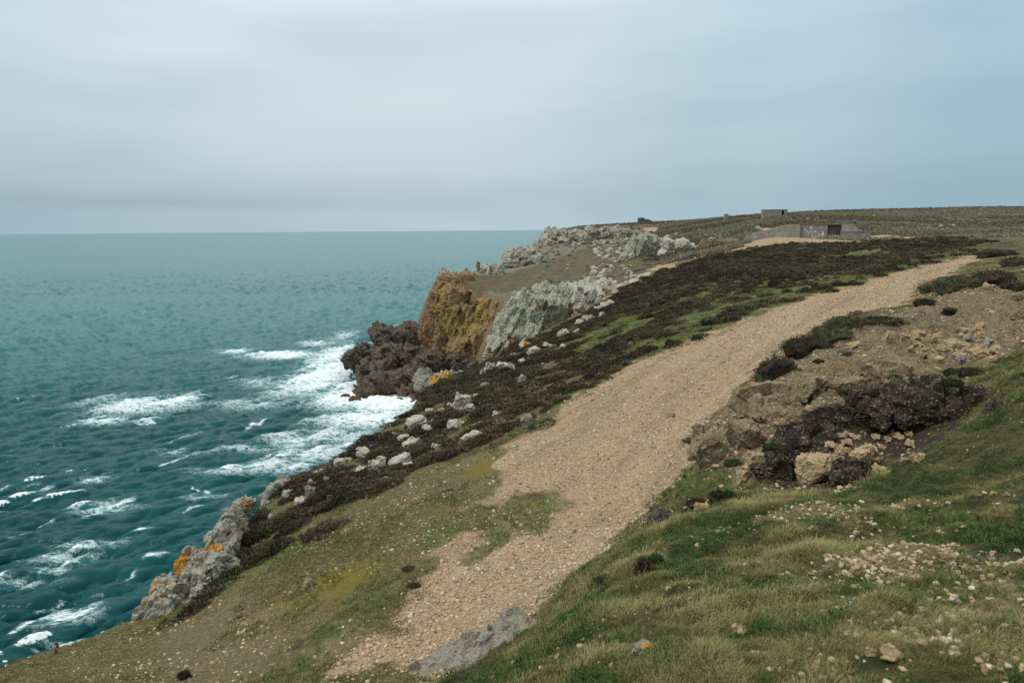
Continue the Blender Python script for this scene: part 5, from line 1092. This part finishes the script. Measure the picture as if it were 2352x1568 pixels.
def tuft(seed, n, rad, hgt, wid, lean, mat, curl=0.5):
    """A tuft of bent grass blades."""
    r = np.random.default_rng(seed); V = []; F = []; LF = []; HH = []
    wind = np.array([0.9, 0.25, 0])
    for i in range(n):
        a = r.uniform(0, 6.283); q = rad * math.sqrt(r.uniform()); b0 = np.array([q * math.cos(a), q * math.sin(a), -0.01])
        H = hgt * r.uniform(0.5, 1.2); out = np.array([math.cos(a), math.sin(a), 0]) * r.uniform(0, 1) * lean + wind * lean * r.uniform(0.2, 0.9) + r.normal(0, .15, 3) * [1, 1, 0]
        sd = np.array([math.cos(a + 1.6 + r.normal(0, .5)), math.sin(a + 1.6), 0]) * wid * r.uniform(0.7, 1.3); k = len(V); lf = r.uniform()
        for s_, wv in ((0, 1), (0.4, 0.85), (0.75, 0.55)):
            c = b0 + np.array([0, 0, H * (s_ - 0.25 * curl * s_ * s_)]) + out * H * s_ ** 1.7; V += [c - sd * wv, c + sd * wv]; HH += [s_, s_]; LF += [lf, lf]
        V.append(b0 + np.array([0, 0, H * (1 - 0.4 * curl)]) + out * H); HH.append(1.0); LF.append(lf)
        F += [(k, k + 1, k + 3), (k, k + 3, k + 2), (k + 2, k + 3, k + 5), (k + 2, k + 5, k + 4), (k + 4, k + 5, k + 6)]
    o = mesh_obj('grass_tuft', V, F, M[mat], link=False); vattr(o, 'lf', LF); vattr(o, 'h', HH)
    return o
M['grass'] = veg_material('mixed_clifftop_grass', (0.030, 0.062, 0.010), (0.090, 0.115, 0.022), (0.26, 0.20, 0.075), (0.44, 0.335, 0.155))
M['herb'] = veg_material('low_green_herb', (0.022, 0.055, 0.010), (0.045, 0.090, 0.016), (0.085, 0.125, 0.028))
M['turf'] = veg_material('short_green_turf', (0.035, 0.062, 0.010), (0.085, 0.110, 0.022), (0.18, 0.165, 0.050), (0.26, 0.21, 0.09))
M['heather'] = veg_material('brown_heather', (0.034, 0.025, 0.015), (0.075, 0.055, 0.032), (0.15, 0.115, 0.060), (0.15, 0.12, 0.085))
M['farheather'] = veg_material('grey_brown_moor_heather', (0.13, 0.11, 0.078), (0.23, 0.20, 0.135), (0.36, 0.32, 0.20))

def sample(n, y0, y1, power, az=(-42, 42)):
    """Random plan points; denser near the viewer by distance to the given power."""
    t = RNG.uniform(0, 1, n)
    if abs(power - 2) < 1e-6: y = y0 * (y1 / y0) ** t
    else:
        e = 2 - power; y = (y0 ** e + t * (y1 ** e - y0 ** e)) ** (1 / e)
    x = y * np.tan(np.radians(RNG.uniform(az[0], az[1], n)))
    return x, y
def onland(x, y, keep):
    x, y = x[keep], y[keep]; return x, y, height(x, y)
# grass on the near bank
gt = [tuft(i, 18, 0.04, 0.048, 0.0016, 0.6, 'grass', 0.9) for i in range(6)] + [tuft(20 + i, 20, 0.045, 0.085, 0.0017, 0.9, 'grass', 0.9) for i in range(3)]
x, y = sample(330000, 1.9, 18, 1.5, (-26, 60))
wb = zone('bank', x, y); wp = zone('pebble', x, y) if True else 0
pat = fbm2(x * 0.9, y * 0.9, 3, 301); big = fbm2(x * 0.55 + 5, y * 0.55, 3, 302)
bare = np.clip(wp * (0.62 + 0.5 * fbm2(x * 1.7, y * 1.7, 3, 306)) + 0.35 * sstep(0.1, 0.4, fbm2(x * 1.6 + 9, y * 1.6, 4, 305)), 0, 1)
for (cx_, cy_, r_c) in CLEAR:
    dd = np.hypot(x - cx_ * (1 - 0.05), (y - cy_ + r_c * 0.8) * 0.8); bare = np.where(dd < r_c * 1.6, 1.0, bare)
x, y, z = onland(x, y, RNG.uniform(0, 1, len(x)) < np.clip(wb * (0.62 + 0.8 * pat) * (1 - bare), 0, 1))
big = 0.55 * fbm2(x * 0.55 + 5, y * 0.55, 3, 302) + 0.6 * fbm2(x * 2.3, y * 2.3, 3, 307); dry = 0.5 * fbm2(x * 1.1, y * 1.1, 3, 303) + 0.6 * fbm2(x * 3.1, y * 3.1, 3, 308)
sc = (0.27 + 0.66 * sstep(-0.05, 0.5, big)) * RNG.uniform(0.75, 1.25, len(x)) * (1 + 0.035 * y)
near_crest = 1.0 + 0.5 * sstep(3.4, 6.0, y)
scatter('grass', gt, x, y, z, sc * near_crest, np.clip(0.30 + 1.5 * dry + 0.4 * big + RNG.normal(0, 0.2, len(x)), 0, 1), "short wind combed grass over the near bank", rot=RNG.normal(0.3, 0.7, len(x)), tilt=0.12)
print('grass', len(x))
he = [tuft(80 + i, 26, 0.05, 0.03, 0.0032, 0.9, 'herb', 1.0) for i in range(4)]
x, y = sample(76000, 1.9, 16, 1.5, (-26, 60))
w = zone('bank', x, y) * sstep(0.02, 0.25, -0.5 * fbm2(x * 1.1, y * 1.1, 3, 303) - 0.6 * fbm2(x * 3.1, y * 3.1, 3, 308)) * (1 - 0.8 * zone('pebble', x, y))
x, y, z = onland(x, y, RNG.uniform(0, 1, len(x)) < w)
scatter('herbs', he, x, y, z, RNG.uniform(0.6, 1.4, len(x)) * (1 + 0.04 * y), RNG.uniform(0.1, 0.9, len(x)), "low green herbs among the grass of the near bank")
# short turf on the green patches and thin turf by the cliff edge
tt = [tuft(40 + i, 14, 0.06, 0.055, 0.003, 0.5, 'turf') for i in range(5)]
x, y = sample(170000, 9, 95, 1.45, (-42, 40))
zg = np.maximum(zone('green', x, y) * 0.8, zone('patch', x, y) * 1.3); zp = zone('path', x, y) * (1 - zone('patch', x, y)); zh = zone('heath', x, y); zm = zone('moss', x, y); zs_ = zone('soil', x, y); zb = zone('bank', x, y); zd = zone('sand', x, y)
thin = 0.85 * (1 - zp) * (1 - zh * heath_gap(x, y)) * (1 - zs_) * (1 - zd) * sstep(-0.1, 0.35, fbm2(x * 0.5, y * 0.5, 4, 311))
w = np.maximum(zg * (0.5 + 1.1 * fbm2(x * 0.6, y * 0.6, 4, 312)), thin) * (1 - zb)
w = np.maximum(w, 0.030 * zp * sstep(0.15, 0.5, fbm2(x * 0.8, y * 0.8, 4, 313)))
dr_, _ = drop_at(x, y)
x, y, z = onland(x, y, (RNG.uniform(0, 1, len(x)) < w) & (dr_ < 1.5))
scatter('turf', tt, x, y, z, RNG.uniform(0.6, 1.3, len(x)) * (0.8 + y * 0.035), np.clip(0.5 + 1.5 * fbm2(x * 0.35, y * 0.35, 4, 314) + RNG.normal(0, 0.15, len(x)), 0, 1), "short green turf beside the path", rot=RNG.normal(0.3, 0.9, len(x)))
print('turf', len(x))
# heather
hp_ = [sprig_mesh('heather_clump', 'heather', 420, 0.42, 0.26, 0.24, 0.075, 900 + i) for i in range(5)]
M['heather_dry'] = veg_material('faded_heather', (0.075, 0.050, 0.030), (0.15, 0.105, 0.062), (0.25, 0.19, 0.12))
M['heather_green'] = veg_material('greening_heather', (0.032, 0.034, 0.013), (0.070, 0.072, 0.026), (0.13, 0.125, 0.048))
hp_ += [sprig_mesh('heather_clump', 'heather_dry', 300, 0.38, 0.26, 0.27, 0.08, 920), sprig_mesh('heather_clump', 'heather_green', 360, 0.40, 0.28, 0.24, 0.08, 921), sprig_mesh('heather_clump', 'heather_green', 300, 0.30, 0.28, 0.30, 0.08, 922)]
x, y = sample(60000, 15, 125, 1.15, (-40, 42))
zgr = zone('green', x, y); zh = np.maximum(zone('heath', x, y), 0.8 * zgr) * (1 - 0.97 * zgr * sstep(0.28, 0.10, fbm2(x * 0.4, y * 0.4, 4, 324))) * (1 - 0.9 * zone('path', x, y)); dr_, _ = drop_at(x, y)
gap = heath_gap(x, y) ** 1.3
x, y, z = onland(x, y, (RNG.uniform(0, 1, len(x)) < zh * gap) & (dr_ < 2.5))
s_ = RNG.uniform(0.6, 1.25, len(x)) * (0.85 + 0.006 * y)
scatter('heather', hp_, x, y, z - 0.04, np.stack([s_ * RNG.uniform(1.0, 1.5, len(x)), s_, s_ * RNG.uniform(0.7, 1.1, len(x))], 1), np.clip(0.38 + 1.3 * fbm2(x * 0.3, y * 0.3, 4, 322) + RNG.normal(0, 0.22, len(x)), 0, 1), "dark brown heather covering the seaward slope", rot=RNG.normal(0.75, 0.35, len(x)), tilt=0.1)
print('heather', len(x))
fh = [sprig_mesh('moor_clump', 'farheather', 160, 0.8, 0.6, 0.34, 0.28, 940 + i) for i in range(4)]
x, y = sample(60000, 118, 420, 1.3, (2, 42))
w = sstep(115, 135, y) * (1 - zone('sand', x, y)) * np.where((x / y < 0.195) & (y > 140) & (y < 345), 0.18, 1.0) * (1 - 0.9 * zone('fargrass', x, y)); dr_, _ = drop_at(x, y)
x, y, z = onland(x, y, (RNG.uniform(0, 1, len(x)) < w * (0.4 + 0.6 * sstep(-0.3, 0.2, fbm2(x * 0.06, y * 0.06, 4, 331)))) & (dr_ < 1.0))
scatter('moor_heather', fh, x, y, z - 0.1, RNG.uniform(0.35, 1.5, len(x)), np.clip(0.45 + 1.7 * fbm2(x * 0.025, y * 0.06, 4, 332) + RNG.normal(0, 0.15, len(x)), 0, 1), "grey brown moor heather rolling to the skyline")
print('moor', len(x))
# gravel
gp = []
for i in range(6):
    p, f = stone_mesh(60 + i, 1); gp.append(mesh_obj('gravel_stone', p, f, M['stone_tan'], link=False))
x, y = sample(330000, 8.5, 80, 1.55, (-36, 42))
zp = zone('path', x, y); zs_ = zone('soil', x, y); zg = zone('green', x, y); zh = zone('heath', x, y); zb = zone('bank', x, y)
w = np.maximum(zp * (0.55 + 0.45 * fbm2(x * 0.4, y * 0.4, 3, 341)), 0.30 * zs_ * sstep(-0.2, 0.35, fbm2(x * 0.8, y * 0.8, 3, 343))) * (1 - 0.8 * zone('patch', x, y))
w = np.maximum(w, 0.15 * (1 - zh) * (1 - zg) * sstep(-0.3, 0.4, fbm2(x * 0.7, y * 0.7, 4, 342)))
w = w * (1 - 0.75 * zg) * (1 - zb); dr_, _ = drop_at(x, y)
x, y, z = onland(x, y, (RNG.uniform(0, 1, len(x)) < w) & (dr_ < 0.6))
s_ = (0.011 + 0.042 * RNG.uniform(0, 1, len(x)) ** 3.5) * (1 + 0.02 * y)
scatter('gravel', gp, x, y, z + s_ * 0.15, s_, RNG.uniform(0, 0.95, len(x)), "tan gravel strewn over path and soil", tilt=0.4)
print('gravel', len(x))
x, y = sample(60000, 2.0, 10, 1.5, (-10, 44))
zq = zone('pebble', x, y)
x, y, z = onland(x, y, RNG.uniform(0, 1, len(x)) < np.maximum(zq * (0.6 + 0.7 * fbm2(x * 2, y * 2, 3, 351)), 0.07 * sstep(-0.1, 0.3, fbm2(x, y, 3, 352)) * zone('bank', x, y)))
s_ = (0.006 + 0.026 * RNG.uniform(0, 1, len(x)) ** 2.6) * (1 + 0.03 * y)
scatter('pebbles', gp, x, y, z + s_ * 0.2, s_, RNG.uniform(0, 0.95, len(x)), "pale pebbles in the worn patch of the near grass", tilt=0.4)
print('pebbles', len(x))
